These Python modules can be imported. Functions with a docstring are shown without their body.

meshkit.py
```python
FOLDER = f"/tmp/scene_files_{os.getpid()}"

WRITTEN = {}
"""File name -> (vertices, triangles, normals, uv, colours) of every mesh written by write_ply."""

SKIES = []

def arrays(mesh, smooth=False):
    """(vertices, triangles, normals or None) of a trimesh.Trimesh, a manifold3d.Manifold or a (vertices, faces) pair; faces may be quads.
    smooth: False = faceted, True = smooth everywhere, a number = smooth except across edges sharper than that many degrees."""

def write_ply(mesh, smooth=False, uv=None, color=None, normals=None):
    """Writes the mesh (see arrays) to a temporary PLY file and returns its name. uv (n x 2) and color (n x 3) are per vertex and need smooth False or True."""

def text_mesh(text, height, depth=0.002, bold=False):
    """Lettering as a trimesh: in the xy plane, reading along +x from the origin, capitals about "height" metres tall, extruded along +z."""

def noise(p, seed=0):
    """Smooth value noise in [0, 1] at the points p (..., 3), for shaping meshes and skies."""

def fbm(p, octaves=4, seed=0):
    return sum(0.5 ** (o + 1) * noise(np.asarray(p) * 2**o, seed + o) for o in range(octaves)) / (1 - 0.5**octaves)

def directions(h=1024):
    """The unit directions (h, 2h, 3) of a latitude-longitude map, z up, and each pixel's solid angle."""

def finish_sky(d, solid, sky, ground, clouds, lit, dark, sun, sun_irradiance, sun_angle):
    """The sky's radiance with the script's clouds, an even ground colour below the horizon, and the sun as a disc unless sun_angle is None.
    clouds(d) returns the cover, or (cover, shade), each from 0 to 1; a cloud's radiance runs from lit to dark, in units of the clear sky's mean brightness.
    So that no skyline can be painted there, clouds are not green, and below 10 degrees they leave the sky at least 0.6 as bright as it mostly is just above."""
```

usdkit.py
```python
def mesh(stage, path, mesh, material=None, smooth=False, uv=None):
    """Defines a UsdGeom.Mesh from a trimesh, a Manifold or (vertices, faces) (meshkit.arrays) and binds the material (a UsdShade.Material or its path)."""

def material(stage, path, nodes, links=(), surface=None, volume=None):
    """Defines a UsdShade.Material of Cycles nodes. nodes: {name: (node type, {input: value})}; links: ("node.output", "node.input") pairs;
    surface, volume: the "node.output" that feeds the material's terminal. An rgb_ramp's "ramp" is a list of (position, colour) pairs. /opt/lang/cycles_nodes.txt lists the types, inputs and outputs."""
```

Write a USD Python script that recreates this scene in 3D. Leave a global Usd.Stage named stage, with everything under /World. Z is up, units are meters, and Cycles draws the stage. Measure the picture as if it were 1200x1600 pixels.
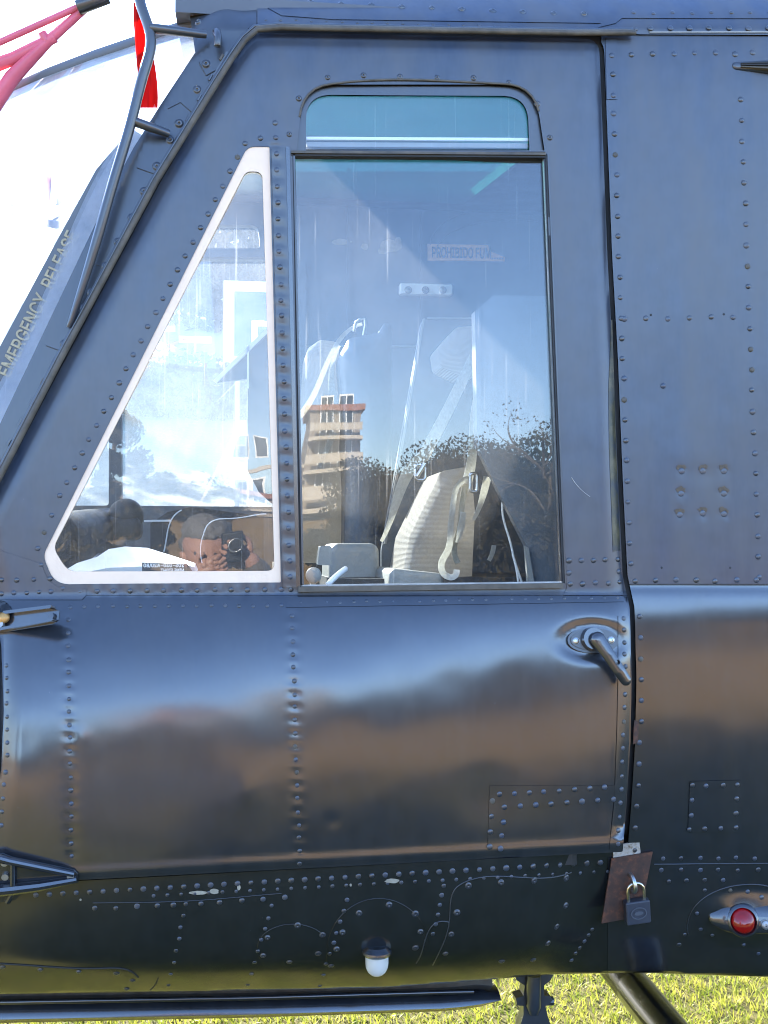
import math, random
import numpy as np, trimesh, shapely, usdkit, meshkit
import manifold3d as m3
from shapely.geometry import Polygon, LineString, Point, box as sbox
from pxr import Usd, UsdGeom, UsdLux, UsdShade, Gf, Sdf, Vt
rng = np.random.default_rng(7)
stage = Usd.Stage.CreateInMemory()
UsdGeom.SetStageUpAxis(stage, UsdGeom.Tokens.z); UsdGeom.SetStageMetersPerUnit(stage, 1.0)
world = UsdGeom.Xform.Define(stage, '/World'); stage.SetDefaultPrim(world.GetPrim())
UsdGeom.Scope.Define(stage, '/World/Looks')

# ---------------------------------------------------------------- camera, sky, sun, exposure
H, D, FPX = 1.35, 1.75, 1750.0               # eye height, distance to the door, focal length in photo pixels
YAW, PITCH = math.radians(7.5), math.atan(55 / 1750)
FW = np.array([math.sin(YAW) * math.cos(PITCH), math.cos(YAW) * math.cos(PITCH), math.sin(PITCH)])
RT = np.array([math.cos(YAW), -math.sin(YAW), 0.0]); UP = np.cross(RT, FW)
EYE = np.array([0.0, -D, H])
cam = UsdGeom.Camera.Define(stage, '/World/Camera')
cam.CreateFocalLengthAttr(35.0); cam.CreateHorizontalApertureAttr(24.0); cam.CreateVerticalApertureAttr(32.0)
cam.CreateClippingRangeAttr(Gf.Vec2f(0.004, 2000)); cam.CreateExposureAttr(2.65)
cam.AddTransformOp().Set(Gf.Matrix4d(*RT, 0, *UP, 0, *(-FW), 0, *EYE, 1))
SAZ, SEL = math.radians(-22), math.radians(27)          # sun: ahead of the nose, beyond the machine
SUN = np.array([math.sin(SAZ) * math.cos(SEL), math.cos(SAZ) * math.cos(SEL), math.sin(SEL)])
skymat = usdkit.material(stage, '/World/Looks/sky', {
    's': ('sky_texture', dict(sky_type='single_scattering', sun_disc=False, sun_elevation=SEL, sun_rotation=SAZ % (2 * math.pi),
                              altitude=300.0, air_density=1.0, aerosol_density=0.45, ozone_density=1.2)),
    't': ('mix_color', dict(blend_type='multiply', fac=1.0, b=(.86, .95, 1.16), use_clamp=False)), 'b': ('background_shader', dict(strength=0.1))}, [('s.color', 't.a'), ('t.result', 'b.color')], surface='b.background')
dome = UsdLux.DomeLight.Define(stage, '/World/sky')
UsdShade.MaterialBindingAPI.Apply(dome.GetPrim()).Bind(skymat)
dome.GetPrim().SetCustomDataByKey('kind', 'structure'); dome.GetPrim().SetCustomDataByKey('label', 'clear blue sky, burnt out to white near the sun')
sun = UsdLux.DistantLight.Define(stage, '/World/sun')
sun.CreateNormalizeAttr(True); sun.CreateIntensityAttr(1.25); sun.CreateAngleAttr(0.5); sun.CreateColorAttr(Gf.Vec3f(1.0, 0.93, 0.82))
_x = np.cross([0, 0, 1], SUN); _x /= np.linalg.norm(_x); _y = np.cross(SUN, _x)
sun.AddTransformOp().Set(Gf.Matrix4d(*_x, 0, *_y, 0, *SUN, 0, 0, 0, 0, 1))

# ---------------------------------------------------------------- helpers
def ray(u, v):
    u, v = np.asarray(u, float), np.asarray(v, float)
    return FW + RT * ((u - 600) / FPX)[..., None] - UP * ((v - 800) / FPX)[..., None]
def P(u, v, y=0.0):
    """The point of the vertical sheet at depth y (0 = the door's upper skin, + = into the cabin) that the photograph shows at u, v."""
    r = ray(u, v)
    return EYE + r * ((np.asarray(y, float) + D) / r[..., 1])[..., None]
def px(v): return v / 1000.0
def norm(a): return a / np.maximum(np.linalg.norm(a, axis=-1, keepdims=True), 1e-12)
used = {}
def numbered(parent, name):
    k = f'{parent}/{name}'; n = used.get(k, 0); used[k] = n + 1
    return k if n == 0 else f'{k}_{n:03d}'
def tag(prim, label=None, cat=None, group=None, kind=None):
    for k, v in (('label', label), ('category', cat), ('group', group), ('kind', kind)):
        if v: prim.SetCustomDataByKey(k, v)
    return prim
def path_of(p): return '/World' if p is None else (p if isinstance(p, str) else str(p.GetPath()))
def obj(name, mesh, mat, parent=None, smooth=False, label=None, kind=None):
    m = usdkit.mesh(stage, numbered(path_of(parent), name), mesh, mat, smooth=smooth)
    return tag(m.GetPrim(), label=label, kind=kind)
def raw(name, v, f, n, mat, parent=None, label=None, kind=None):
    m = UsdGeom.Mesh.Define(stage, numbered(path_of(parent), name))
    m.CreatePointsAttr(Vt.Vec3fArray.FromNumpy(np.ascontiguousarray(v, np.float32)))
    m.CreateFaceVertexCountsAttr(Vt.IntArray.FromNumpy(np.full(len(f), 3, np.int32)))
    m.CreateFaceVertexIndicesAttr(Vt.IntArray.FromNumpy(np.ascontiguousarray(f, np.int32).ravel()))
    m.CreateSubdivisionSchemeAttr('none')
    if n is not None:
        m.CreateNormalsAttr(Vt.Vec3fArray.FromNumpy(np.ascontiguousarray(n, np.float32))); m.SetNormalsInterpolation('vertex')
    UsdShade.MaterialBindingAPI.Apply(m.GetPrim()).Bind(mat)
    return tag(m.GetPrim(), label=label, kind=kind)
def thing(name, label, cat, loc=(0, 0, 0), rz=0.0, group=None):
    x = UsdGeom.Xform.Define(stage, numbered('/World', name)); x.AddTranslateOp().Set(Gf.Vec3d(*map(float, loc)))
    if rz: x.AddRotateZOp().Set(float(rz))
    return tag(x.GetPrim(), label, cat, group)
def cat(ms): return trimesh.util.concatenate([m for m in ms if m is not None])
def bx(cx, cy, cz, sx, sy, sz, R=None):
    b = trimesh.creation.box((sx, sy, sz))
    if R is not None: b.apply_transform(R)
    b.apply_translation((cx, cy, cz)); return b
def rbox(size, r, seg=10):
    s = np.array(size) / 2 - r
    pts = [m3.Manifold.sphere(r, seg).translate([float(x) for x in s * np.array(k)]) for k in np.ndindex(2, 2, 2) for k in [np.array(k) * 2 - 1]]
    mm = m3.Manifold.batch_hull(pts).to_mesh()
    return trimesh.Trimesh(mm.vert_properties[:, :3], mm.tri_verts)
def tube(pts, r, seg=10, caps=True):
    pts = np.asarray(pts, float); n = len(pts); r = np.broadcast_to(np.asarray(r, float), n)
    t = np.gradient(pts, axis=0); t = norm(t)
    a = np.cross(t[0], [0, 0, 1.0]); a = a if np.linalg.norm(a) > 1e-3 else np.cross(t[0], [1.0, 0, 0])
    a = norm(a); V = []
    for i in range(n):
        a = norm(a - t[i] * (a @ t[i])); b = np.cross(t[i], a)
        th = np.arange(seg) / seg * 2 * np.pi
        V.append(pts[i] + r[i] * (np.cos(th)[:, None] * a + np.sin(th)[:, None] * b))
    V = np.vstack(V); F = []
    for i in range(n - 1):
        for j in range(seg):
            p, q = i * seg + j, i * seg + (j + 1) % seg
            F += [(p, q, q + seg), (p, q + seg, p + seg)]
    if caps:
        V = np.vstack([V, pts[0], pts[-1]]); c0, c1 = len(V) - 2, len(V) - 1
        for j in range(seg):
            F += [(c0, (j + 1) % seg, j), (c1, (n - 1) * seg + j, (n - 1) * seg + (j + 1) % seg)]
    return trimesh.Trimesh(V, np.array(F), process=False)
def spline(pts, k=6):
    from scipy.interpolate import CubicSpline
    pts = np.asarray(pts, float); t = np.r_[0, np.cumsum(np.linalg.norm(np.diff(pts, axis=0), axis=1))]
    s = np.linspace(0, t[-1], k * (len(pts) - 1) + 1)
    return CubicSpline(t, pts)(s)
def rounded(pts, r, n=6):
    """A closed polygon whose corners are rounded by radius r (one number or one per corner)."""
    pts = np.asarray(pts, float); N = len(pts); r = np.broadcast_to(np.asarray(r, float), N); out = []
    for i in range(N):
        p, a, b = pts[i], pts[i - 1] - pts[i], pts[(i + 1) % N] - pts[i]
        la, lb = np.linalg.norm(a), np.linalg.norm(b); a, b = a / la, b / lb
        if r[i] <= 0: out.append(p); continue
        ang = math.acos(np.clip(a @ b, -1, 1)); d = min(r[i] / math.tan(ang / 2), la * .49, lb * .49)
        for t in np.linspace(0, 1, n):
            out.append((1 - t) ** 2 * (p + a * d) + 2 * t * (1 - t) * p + t * t * (p + b * d))
    return np.array(out)

def grad_normal(fn, u, v, e=1.5):
    du = P(u + e, v, fn(u + e, v)) - P(u - e, v, fn(u - e, v)); dv = P(u, v + e, fn(u, v + e)) - P(u, v - e, fn(u, v - e))
    return norm(np.cross(du, dv) * -1.0) * 1.0
def sheet(poly, fn, thick=0.003, cell=(9, 7), lift=0.0, along=None):
    """A skin: the pixel polygon laid on the surface fn(u, v) -> depth, cut in cells, with a rim of the given thickness. Returns v, f, n."""
    cu, cv = cell; u0, v0, u1, v1 = poly.bounds
    iu, iv = np.arange(math.floor(u0 / cu), math.ceil(u1 / cu)), np.arange(math.floor(v0 / cv), math.ceil(v1 / cv))
    U, W = np.meshgrid(iu, iv); U, W = U.ravel(), W.ravel()
    cells = shapely.box(U * cu, W * cv, (U + 1) * cu, (W + 1) * cv)
    shapely.prepare(poly)
    inside = shapely.contains_properly(poly, cells); hit = shapely.intersects(poly, cells) & ~inside
    V, F, idx = [], [], {}
    def vid(a, b):
        k = (round(a, 3), round(b, 3))
        if k not in idx: idx[k] = len(V); V.append((a, b))
        return idx[k]
    for a, b in zip(U[inside], W[inside]):
        q = [vid(a * cu, b * cv), vid((a + 1) * cu, b * cv), vid((a + 1) * cu, (b + 1) * cv), vid(a * cu, (b + 1) * cv)]
        F += [(q[0], q[1], q[2]), (q[0], q[2], q[3])]
    for c in cells[hit]:
        g = poly.intersection(c)
        for pg in getattr(g, 'geoms', [g]):
            if pg.geom_type != 'Polygon' or pg.area < 1e-3: continue
            vv, ff = trimesh.creation.triangulate_polygon(pg, engine='earcut')
            for t in ff:
                q = [vid(*vv[k]) for k in t]
                if len(set(q)) < 3: continue
                a, b, c2 = (np.array(V[k]) for k in q)
                if (b - a)[0] * (c2 - a)[1] - (b - a)[1] * (c2 - a)[0] < 0: q = q[::-1]
                F.append(tuple(q))
    V = np.array(V); F = np.array(F)
    d = fn(V[:, 0], V[:, 1]) - lift
    pts = P(V[:, 0], V[:, 1], d); nrm = grad_normal(fn, V[:, 0], V[:, 1])
    e = np.vstack([F[:, [0, 1]], F[:, [1, 2]], F[:, [2, 0]]]); es = np.sort(e, 1)
    _, first, cnt = np.unique(es, axis=0, return_index=True, return_counts=True)
    be = e[first[cnt == 1]]
    A, B = pts[be[:, 0]], pts[be[:, 1]]
    na, nb = nrm[be[:, 0]], nrm[be[:, 1]]
    off = nrm * -thick if along is None else np.tile([0, along, 0], (len(pts), 1))
    A2, B2 = A + off[be[:, 0]], B + off[be[:, 1]]
    side = norm(np.cross(B - A, na))
    k = len(pts); m = len(be)
    vs = np.vstack([pts, A, B, B2, A2]); ns = np.vstack([nrm, side, side, side, side])
    r = np.arange(m)
    F = F[:, ::-1]        # u right, v down: flip so that faces look at the viewer
    fs = np.vstack([F, np.c_[k + r, k + m + r, k + 2 * m + r], np.c_[k + r, k + 2 * m + r, k + 3 * m + r]])
    back = pts + off; kb = len(vs)
    vs = np.vstack([vs, back]); ns = np.vstack([ns, -nrm]); fs = np.vstack([fs, F[:, ::-1] + kb])
    return vs, fs, ns
def skin(name, poly, fn, mat, parent, thick=0.003, cell=(9, 7), lift=0.0, label=None, kind=None):
    v, f, n = sheet(poly if hasattr(poly, 'bounds') else Polygon(poly), fn, thick, cell, lift)
    return raw(name, v, f, n, mat, parent, label, kind)
def frame(fn, u, v, lift=0.0):
    u, v = float(u), float(v)
    p = P(np.array(u), np.array(v), fn(np.array([u]), np.array([v]))[0] - lift)
    n = grad_normal(fn, np.array([u]), np.array([v]))[0]
    s = np.linalg.norm(P(u + 1, v, 0) - P(u, v, 0))
    x = norm(RT - n * (RT @ n)); y = np.cross(n, x)
    M = np.eye(4); M[:3, 0], M[:3, 1], M[:3, 2], M[:3, 3] = x * s, y * s, n * s, p
    return M
def put(mesh, M):
    m = mesh.copy(); m.apply_transform(M); return m
def flat(y): return lambda u, v: np.full(np.shape(u), float(y)) if np.ndim(u) else np.array(float(y))
def dome_mesh(r=4.3, h=2.05, seg=9):
    prof = [(r, -0.6), (r * .97, h * .32), (r * .72, h * .8), (r * .3, h)]
    V = [(a * math.cos(t), a * math.sin(t), z) for a, z in prof for t in np.arange(seg) / seg * 2 * math.pi] + [(0, 0, h * 1.04)]
    F = []
    for i in range(len(prof) - 1):
        for j in range(seg):
            p, q = i * seg + j, i * seg + (j + 1) % seg
            F += [(p, q, q + seg), (p, q + seg, p + seg)]
    k = (len(prof) - 1) * seg
    F += [(k + j, k + (j + 1) % seg, len(V) - 1) for j in range(seg)]
    return trimesh.Trimesh(np.array(V), np.array(F), process=False)
def screw_mesh(r=6.0, seg=14):
    prof = [(r * 1.25, -.3), (r * 1.15, .5), (r * 1.02, .1), (r * .97, 1.6), (r * .7, 2.5), (r * .36, 2.75), (r * .26, 1.0)]
    V = [(a * math.cos(t), a * math.sin(t), z) for a, z in prof for t in np.arange(seg) / seg * 2 * math.pi] + [(0, 0, .9)]
    F = []
    for i in range(len(prof) - 1):
        for j in range(seg):
            p, q = i * seg + j, i * seg + (j + 1) % seg
            F += [(p, q, q + seg), (p, q + seg, p + seg)]
    k = (len(prof) - 1) * seg
    F += [(k + j, k + (j + 1) % seg, len(V) - 1) for j in range(seg)]
    return trimesh.Trimesh(np.array(V), np.array(F), process=False)
def row(a, b, step=None, n=None, jit=.6):
    a, b = np.array(a, float), np.array(b, float)
    n = n or max(2, int(round(np.linalg.norm(b - a) / step)) + 1)
    return [tuple(a + (b - a) * t + rng.normal(0, jit, 2)) for t in np.linspace(0, 1, n)]
def ribbon(pts, w, th=0.0016, k=6):
    """A strap through (u, v, depth) points, w pixels wide (a number or one per point) across its run as the viewer sees it."""
    q = np.asarray(pts, float); s = spline(q, k); t = np.linspace(0, 1, len(s))
    ww = np.interp(t, np.linspace(0, 1, len(q)), np.broadcast_to(w, len(q)))
    d = norm(np.gradient(s[:, :2], axis=0)); nrm = np.c_[-d[:, 1], d[:, 0]]
    L = s[:, :2] + nrm * ww[:, None] / 2; R_ = s[:, :2] - nrm * ww[:, None] / 2
    tw = .012
    A, B = P(L[:, 0], L[:, 1], s[:, 2] - tw * ww / 20), P(R_[:, 0], R_[:, 1], s[:, 2] + tw * ww / 20)
    o = np.array([0, th, 0]); n = len(s)
    V = np.vstack([A, B, B + o, A + o]); F = []
    for i in range(n - 1):
        for a, b in ((0, 1), (1, 2), (2, 3), (3, 0)):
            p, q2 = a * n + i, b * n + i
            F += [(p, p + 1, q2 + 1), (p, q2 + 1, q2)]
    return trimesh.Trimesh(V, np.array(F), process=False)
def slab(pts, y, th, M=None):
    """A flat plate: pixel outline unrolled at depth y, th metres thick (into the cabin)."""
    poly = Polygon(pts); vv, ff = trimesh.creation.triangulate_polygon(poly, engine='earcut')
    ring = np.array(poly.exterior.coords)[:-1]
    if Polygon(ring).exterior.is_ccw: ring = ring[::-1]
    f = P(vv[:, 0], vv[:, 1], y); b = f + [0, th, 0]; n = len(vv)
    r = P(ring[:, 0], ring[:, 1], y); rb = r + [0, th, 0]; m = len(ring); k = 2 * n
    i = np.arange(m); j = (i + 1) % m
    t = trimesh.Trimesh(np.vstack([f, b, r, rb]), np.vstack([ff, ff[:, ::-1] + n, np.c_[k + i, k + j, k + m + j], np.c_[k + i, k + m + j, k + m + i]]), process=False)
    t.fix_normals(); return t

# ---------------------------------------------------------------- materials
def mat(name, nodes, links, surface): return usdkit.material(stage, f'/World/Looks/{name}', nodes, links, surface=surface)
def plain(name, col, rough=.5, metal=0.0, spec=.5, var=.25, scale=9.0, bump=0.0, bscale=60.0, **kw):
    c = np.array(col, float)
    nodes = {'g': ('geometry', {}), 'n': ('noise_texture', dict(scale=scale, detail=5.0, roughness=.62)),
             'r': ('rgb_ramp', dict(ramp=[(.25, tuple(c * (1 - var))), (.75, tuple(np.minimum(c * (1 + var), .95)))])),
             'p': ('principled_bsdf', dict(roughness=rough, metallic=metal, specular_ior_level=spec, **kw)),
             'rr': ('map_range', dict(from_min=.3, from_max=.7, to_min=rough * .85, to_max=min(rough * 1.18, 1), clamp=True))}
    links = [('g.position', 'n.vector'), ('n.fac', 'r.fac'), ('r.color', 'p.base_color'), ('n.fac', 'rr.value'), ('rr.result', 'p.roughness')]
    if bump:
        nodes['bn'] = ('noise_texture', dict(scale=bscale, detail=3.0)); nodes['b'] = ('bump', dict(strength=bump, distance=.002))
        links += [('g.position', 'bn.vector'), ('bn.fac', 'b.height'), ('b.normal', 'p.normal')]
    return mat(name, nodes, links, 'p.BSDF')
def paint_mat(name, col, rough, dirt=(.05, .045, .035), amount=.5, coat=0.0):
    """Sprayed military paint: even colour with faint weathering, dust in streaks, fine spray texture."""
    c = np.array(col)
    return mat(name, {
        'g': ('geometry', {}), 'mp': ('mapping', dict(scale=(5.0, 5.0, 1.3))),
        'n': ('noise_texture', dict(scale=2.2, detail=7.0, roughness=.62)), 'r': ('rgb_ramp', dict(ramp=[(.35, (0, 0, 0)), (.75, (1, 1, 1))])),
        'n2': ('noise_texture', dict(scale=34.0, detail=4.0)), 'r2': ('rgb_ramp', dict(ramp=[(.3, tuple(c * .8)), (.7, tuple(c * 1.2))])),
        'm': ('math', dict(math_type='multiply', value2=amount)), 'x': ('mix_color', dict(b=tuple(dirt))),
        'rr': ('map_range', dict(from_min=.25, from_max=.75, to_min=rough * .8, to_max=rough * 1.3, clamp=True)),
        'bn': ('noise_texture', dict(scale=900.0, detail=1.0)), 'b': ('bump', dict(strength=.06, distance=.0006)),
        'vs': ('voronoi_texture', dict(scale=85.0, randomness=1.0)), 'vr': ('rgb_ramp', dict(ramp=[(.045, (1, 1, 1)), (.07, (0, 0, 0))])),
        'vn': ('noise_texture', dict(scale=11.0, detail=2.0)), 'vt': ('rgb_ramp', dict(ramp=[(.62, (0, 0, 0)), (.7, (.35, .35, .35))])),
        'vm': ('math', dict(math_type='multiply')), 'x2': ('mix_color', dict(b=(.17, .16, .14))),
        'p': ('principled_bsdf', dict(specular_ior_level=.65, coat_weight=coat, coat_roughness=max(.15, rough * .75), coat_ior=1.72))},
        [('g.position', 'mp.vector'), ('mp.vector', 'n.vector'), ('n.fac', 'r.fac'), ('g.position', 'n2.vector'), ('n2.fac', 'r2.fac'),
         ('r.color', 'm.value1'), ('m.value', 'x.fac'), ('r2.color', 'x.a'), ('n.fac', 'rr.value'), ('rr.result', 'p.roughness'),
         ('g.position', 'vs.vector'), ('vs.distance', 'vr.fac'), ('g.position', 'vn.vector'), ('vn.fac', 'vt.fac'), ('vr.color', 'vm.value1'), ('vt.color', 'vm.value2'),
         ('x.result', 'x2.a'), ('vm.value', 'x2.fac'), ('x2.result', 'p.base_color'),
         ('g.position', 'bn.vector'), ('bn.fac', 'b.height'), ('b.normal', 'p.normal')], 'p.BSDF')
def glass_mat(name, tint, dust, ior=1.5, wave=0.0, dustcol=(.8, .8, .8), rough=0.0, scratch=0.0):
    """A clear sheet: what lies behind shows through, both faces mirror by Fresnel, and a film of dust and fine scratches scatters light."""
    nodes = {'g': ('geometry', {}), 'i': ('mix_float', dict(a=ior, b=1 / ior)), 'f': ('fresnel', {}),
             't': ('transparent_bsdf', dict(color=tint)), 'gl': ('glossy_bsdf', dict(color=(1, 1, 1), roughness=rough)),
             'tr': ('translucent_bsdf', dict(color=dustcol)), 'df': ('diffuse_bsdf', dict(color=dustcol)), 'd2': ('mix_closure', dict(fac=.3)),
             'n': ('noise_texture', dict(scale=7.0, detail=9.0, roughness=.7)), 'mr': ('map_range', dict(from_min=.32, from_max=.72, to_min=dust * .45, to_max=dust * 1.9, clamp=True)),
             'mp': ('mapping', dict(scale=(260.0, 40.0, 5.0), rotation=(0, .35, 0))), 'sn': ('noise_texture', dict(scale=1.0, detail=2.0)),
             'sr': ('map_range', dict(from_min=.66, from_max=.74, to_min=0.0, to_max=scratch, clamp=True)), 'ad': ('math', dict(math_type='add', use_clamp=True)),
             'a': ('mix_closure', {}), 'b': ('mix_closure', {})}
    links = [('g.backfacing', 'i.fac'), ('i.result', 'f.IOR'), ('g.position', 'n.vector'), ('n.fac', 'mr.value'), ('tr.BSDF', 'd2.closure1'), ('df.BSDF', 'd2.closure2'),
             ('g.position', 'mp.vector'), ('mp.vector', 'sn.vector'), ('sn.fac', 'sr.value'), ('mr.result', 'ad.value1'), ('sr.result', 'ad.value2'),
             ('ad.value', 'a.fac'), ('t.BSDF', 'a.closure1'), ('d2.closure', 'a.closure2'),
             ('f.fac', 'b.fac'), ('a.closure', 'b.closure1'), ('gl.BSDF', 'b.closure2')]
    if wave:
        nodes['wn'] = ('noise_texture', dict(scale=5.0, detail=1.0)); nodes['bu'] = ('bump', dict(strength=wave, distance=.01))
        links += [('g.position', 'wn.vector'), ('wn.fac', 'bu.height'), ('bu.normal', 'gl.normal')]
    return mat(name, nodes, links, 'b.closure')
def leaf_mat(name, c, c2):
    return mat(name, {'g': ('geometry', {}), 'n': ('noise_texture', dict(scale=2.5, detail=4.0)), 'r': ('rgb_ramp', dict(ramp=[(.3, c), (.7, c2)])),
                      'd': ('principled_bsdf', dict(roughness=.8, specular_ior_level=.08)), 't': ('translucent_bsdf', {}), 'm': ('mix_closure', dict(fac=.38))},
               [('g.position', 'n.vector'), ('n.fac', 'r.fac'), ('r.color', 'd.base_color'), ('r.color', 't.color'), ('d.BSDF', 'm.closure1'), ('t.BSDF', 'm.closure2')], 'm.closure')

PAINT = paint_mat('dark_paint', (.0075, .0085, .011), .20, dirt=(.020, .016, .011), amount=.4, coat=1.0)
PAINTM = paint_mat('dark_paint_dull', (.013, .016, .022), .32, dirt=(.035, .03, .022), amount=.5, coat=.6)
UPPAINT = paint_mat('weathered_paint', (.021, .029, .046), .34, dirt=(.062, .056, .048), amount=.75, coat=.35)
LOWPAINT = paint_mat('lower_paint', (.0065, .007, .0072), .2, dirt=(.012, .011, .008), amount=.35, coat=.6)
SEAL = plain('black_rubber', (.012, .012, .012), .55)
RUSTY = plain('weathered_edge', (.075, .062, .045), .5, var=.5, scale=40)
CREAM = plain('cream_sealant', (.78, .58, .42), .5, var=.07, scale=14, bump=.25, bscale=120)
STEEL = plain('bright_steel', (.62, .61, .58), .28, metal=1.0, var=.12)
DULLSTEEL = plain('dull_steel', (.36, .35, .33), .42, metal=.9, var=.3, scale=60)
RUST = mat('rusty_plate', {'g': ('geometry', {}), 'n': ('noise_texture', dict(scale=55.0, detail=8.0, roughness=.7)),
                           'r': ('rgb_ramp', dict(ramp=[(.3, (.018, .012, .010)), (.5, (.05, .022, .014)), (.62, (.12, .042, .02)), (.8, (.16, .07, .03))])),
                           'p': ('principled_bsdf', dict(roughness=.55)), 'b': ('bump', dict(strength=.3, distance=.0015))},
           [('g.position', 'n.vector'), ('n.fac', 'r.fac'), ('r.color', 'p.base_color'), ('n.fac', 'b.height'), ('b.normal', 'p.normal')], 'p.BSDF')
GALV = mat('worn_zinc', {'g': ('geometry', {}), 'n': ('noise_texture', dict(scale=120.0, detail=6.0, roughness=.75)),
                         'r': ('rgb_ramp', dict(ramp=[(.36, (.10, .06, .03)), (.45, (.36, .31, .25)), (.62, (.42, .40, .37))])), 'p': ('principled_bsdf', dict(roughness=.45, metallic=.3))},
           [('g.position', 'n.vector'), ('n.fac', 'r.fac'), ('r.color', 'p.base_color')], 'p.BSDF')
PANE = glass_mat('window_plexi', (.93, .955, .965), .016, wave=.01, ior=1.62, scratch=.05)
SLIDE = glass_mat('sliding_plexi', (.90, .935, .955), .0075, wave=.006, ior=1.66, scratch=.04)
FARPANE = glass_mat('far_plexi', (.9, .93, .95), .028, scratch=.06)
SCREEN = glass_mat('windscreen_plexi', (.90, .94, .97), .38, scratch=.15, dustcol=(.85, .88, .92))
GREEN = glass_mat('green_roof_plexi', (.075, .27, .24), .04, ior=1.3, rough=.3, dustcol=(.12, .5, .42))
INNER = plain('cabin_grey', (.085, .095, .11), .55, var=.15)
INNERD = plain('cabin_black', (.02, .02, .022), .6, var=.3)
ARMOR = plain('armour_grey', (.10, .115, .13), .4, var=.12)
def cloth_mat(name, c, t):
    return mat(name, {'g': ('geometry', {}), 'n': ('noise_texture', dict(scale=160.0, detail=4.0)), 'r': ('rgb_ramp', dict(ramp=[(.3, tuple(np.array(c) * .8)), (.7, c)])), 'w': ('wave_texture', dict(scale=260.0, distortion=.6)),
                      'b': ('bump', dict(strength=.5, distance=.001)), 'p': ('principled_bsdf', dict(roughness=.85)), 't': ('translucent_bsdf', {}), 'm': ('mix_closure', dict(fac=t))},
               [('g.position', 'n.vector'), ('n.fac', 'r.fac'), ('g.position', 'w.vector'), ('w.fac', 'b.height'), ('b.normal', 'p.normal'), ('r.color', 'p.base_color'), ('r.color', 't.color'), ('p.BSDF', 'm.closure1'), ('t.BSDF', 'm.closure2')], 'm.closure')
BELT = cloth_mat('pale_webbing', (.82, .80, .73), .42)
BELTD = plain('olive_webbing', (.30, .27, .20), .85, var=.25, scale=80, bump=.4, bscale=700)
WHITE = plain('white_enamel', (.78, .77, .74), .45, var=.06)
GREYPLASTIC = plain('pale_grey_panel', (.24, .24, .22), .5, var=.1)
STENCIL = plain('stencil_paint', (.36, .31, .20), .6, var=.3, scale=200)
INK = plain('dark_ink', (.03, .03, .035), .6)
PLACARD = plain('faded_placard', (.80, .46, .27), .6, var=.2, scale=60)
FLAKE = plain('flaked_paint', (.26, .235, .18), .7, var=.3, scale=80)
BRASS = plain('worn_brass', (.50, .27, .09), .4, metal=.6, var=.35, scale=120)
REDCLOTH = mat('red_streamer_cloth', {'d': ('diffuse_bsdf', dict(color=(.62, .03, .03))), 't': ('translucent_bsdf', dict(color=(.75, .05, .04))), 'm': ('mix_closure', dict(fac=.55))},
               [('d.BSDF', 'm.closure1'), ('t.BSDF', 'm.closure2')], 'm.closure')
STAIN = plain('brown_stain', (.075, .052, .03), .5, var=.4, scale=150)
FSTAIN = plain('faint_stain', (.028, .031, .040), .36)
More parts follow.
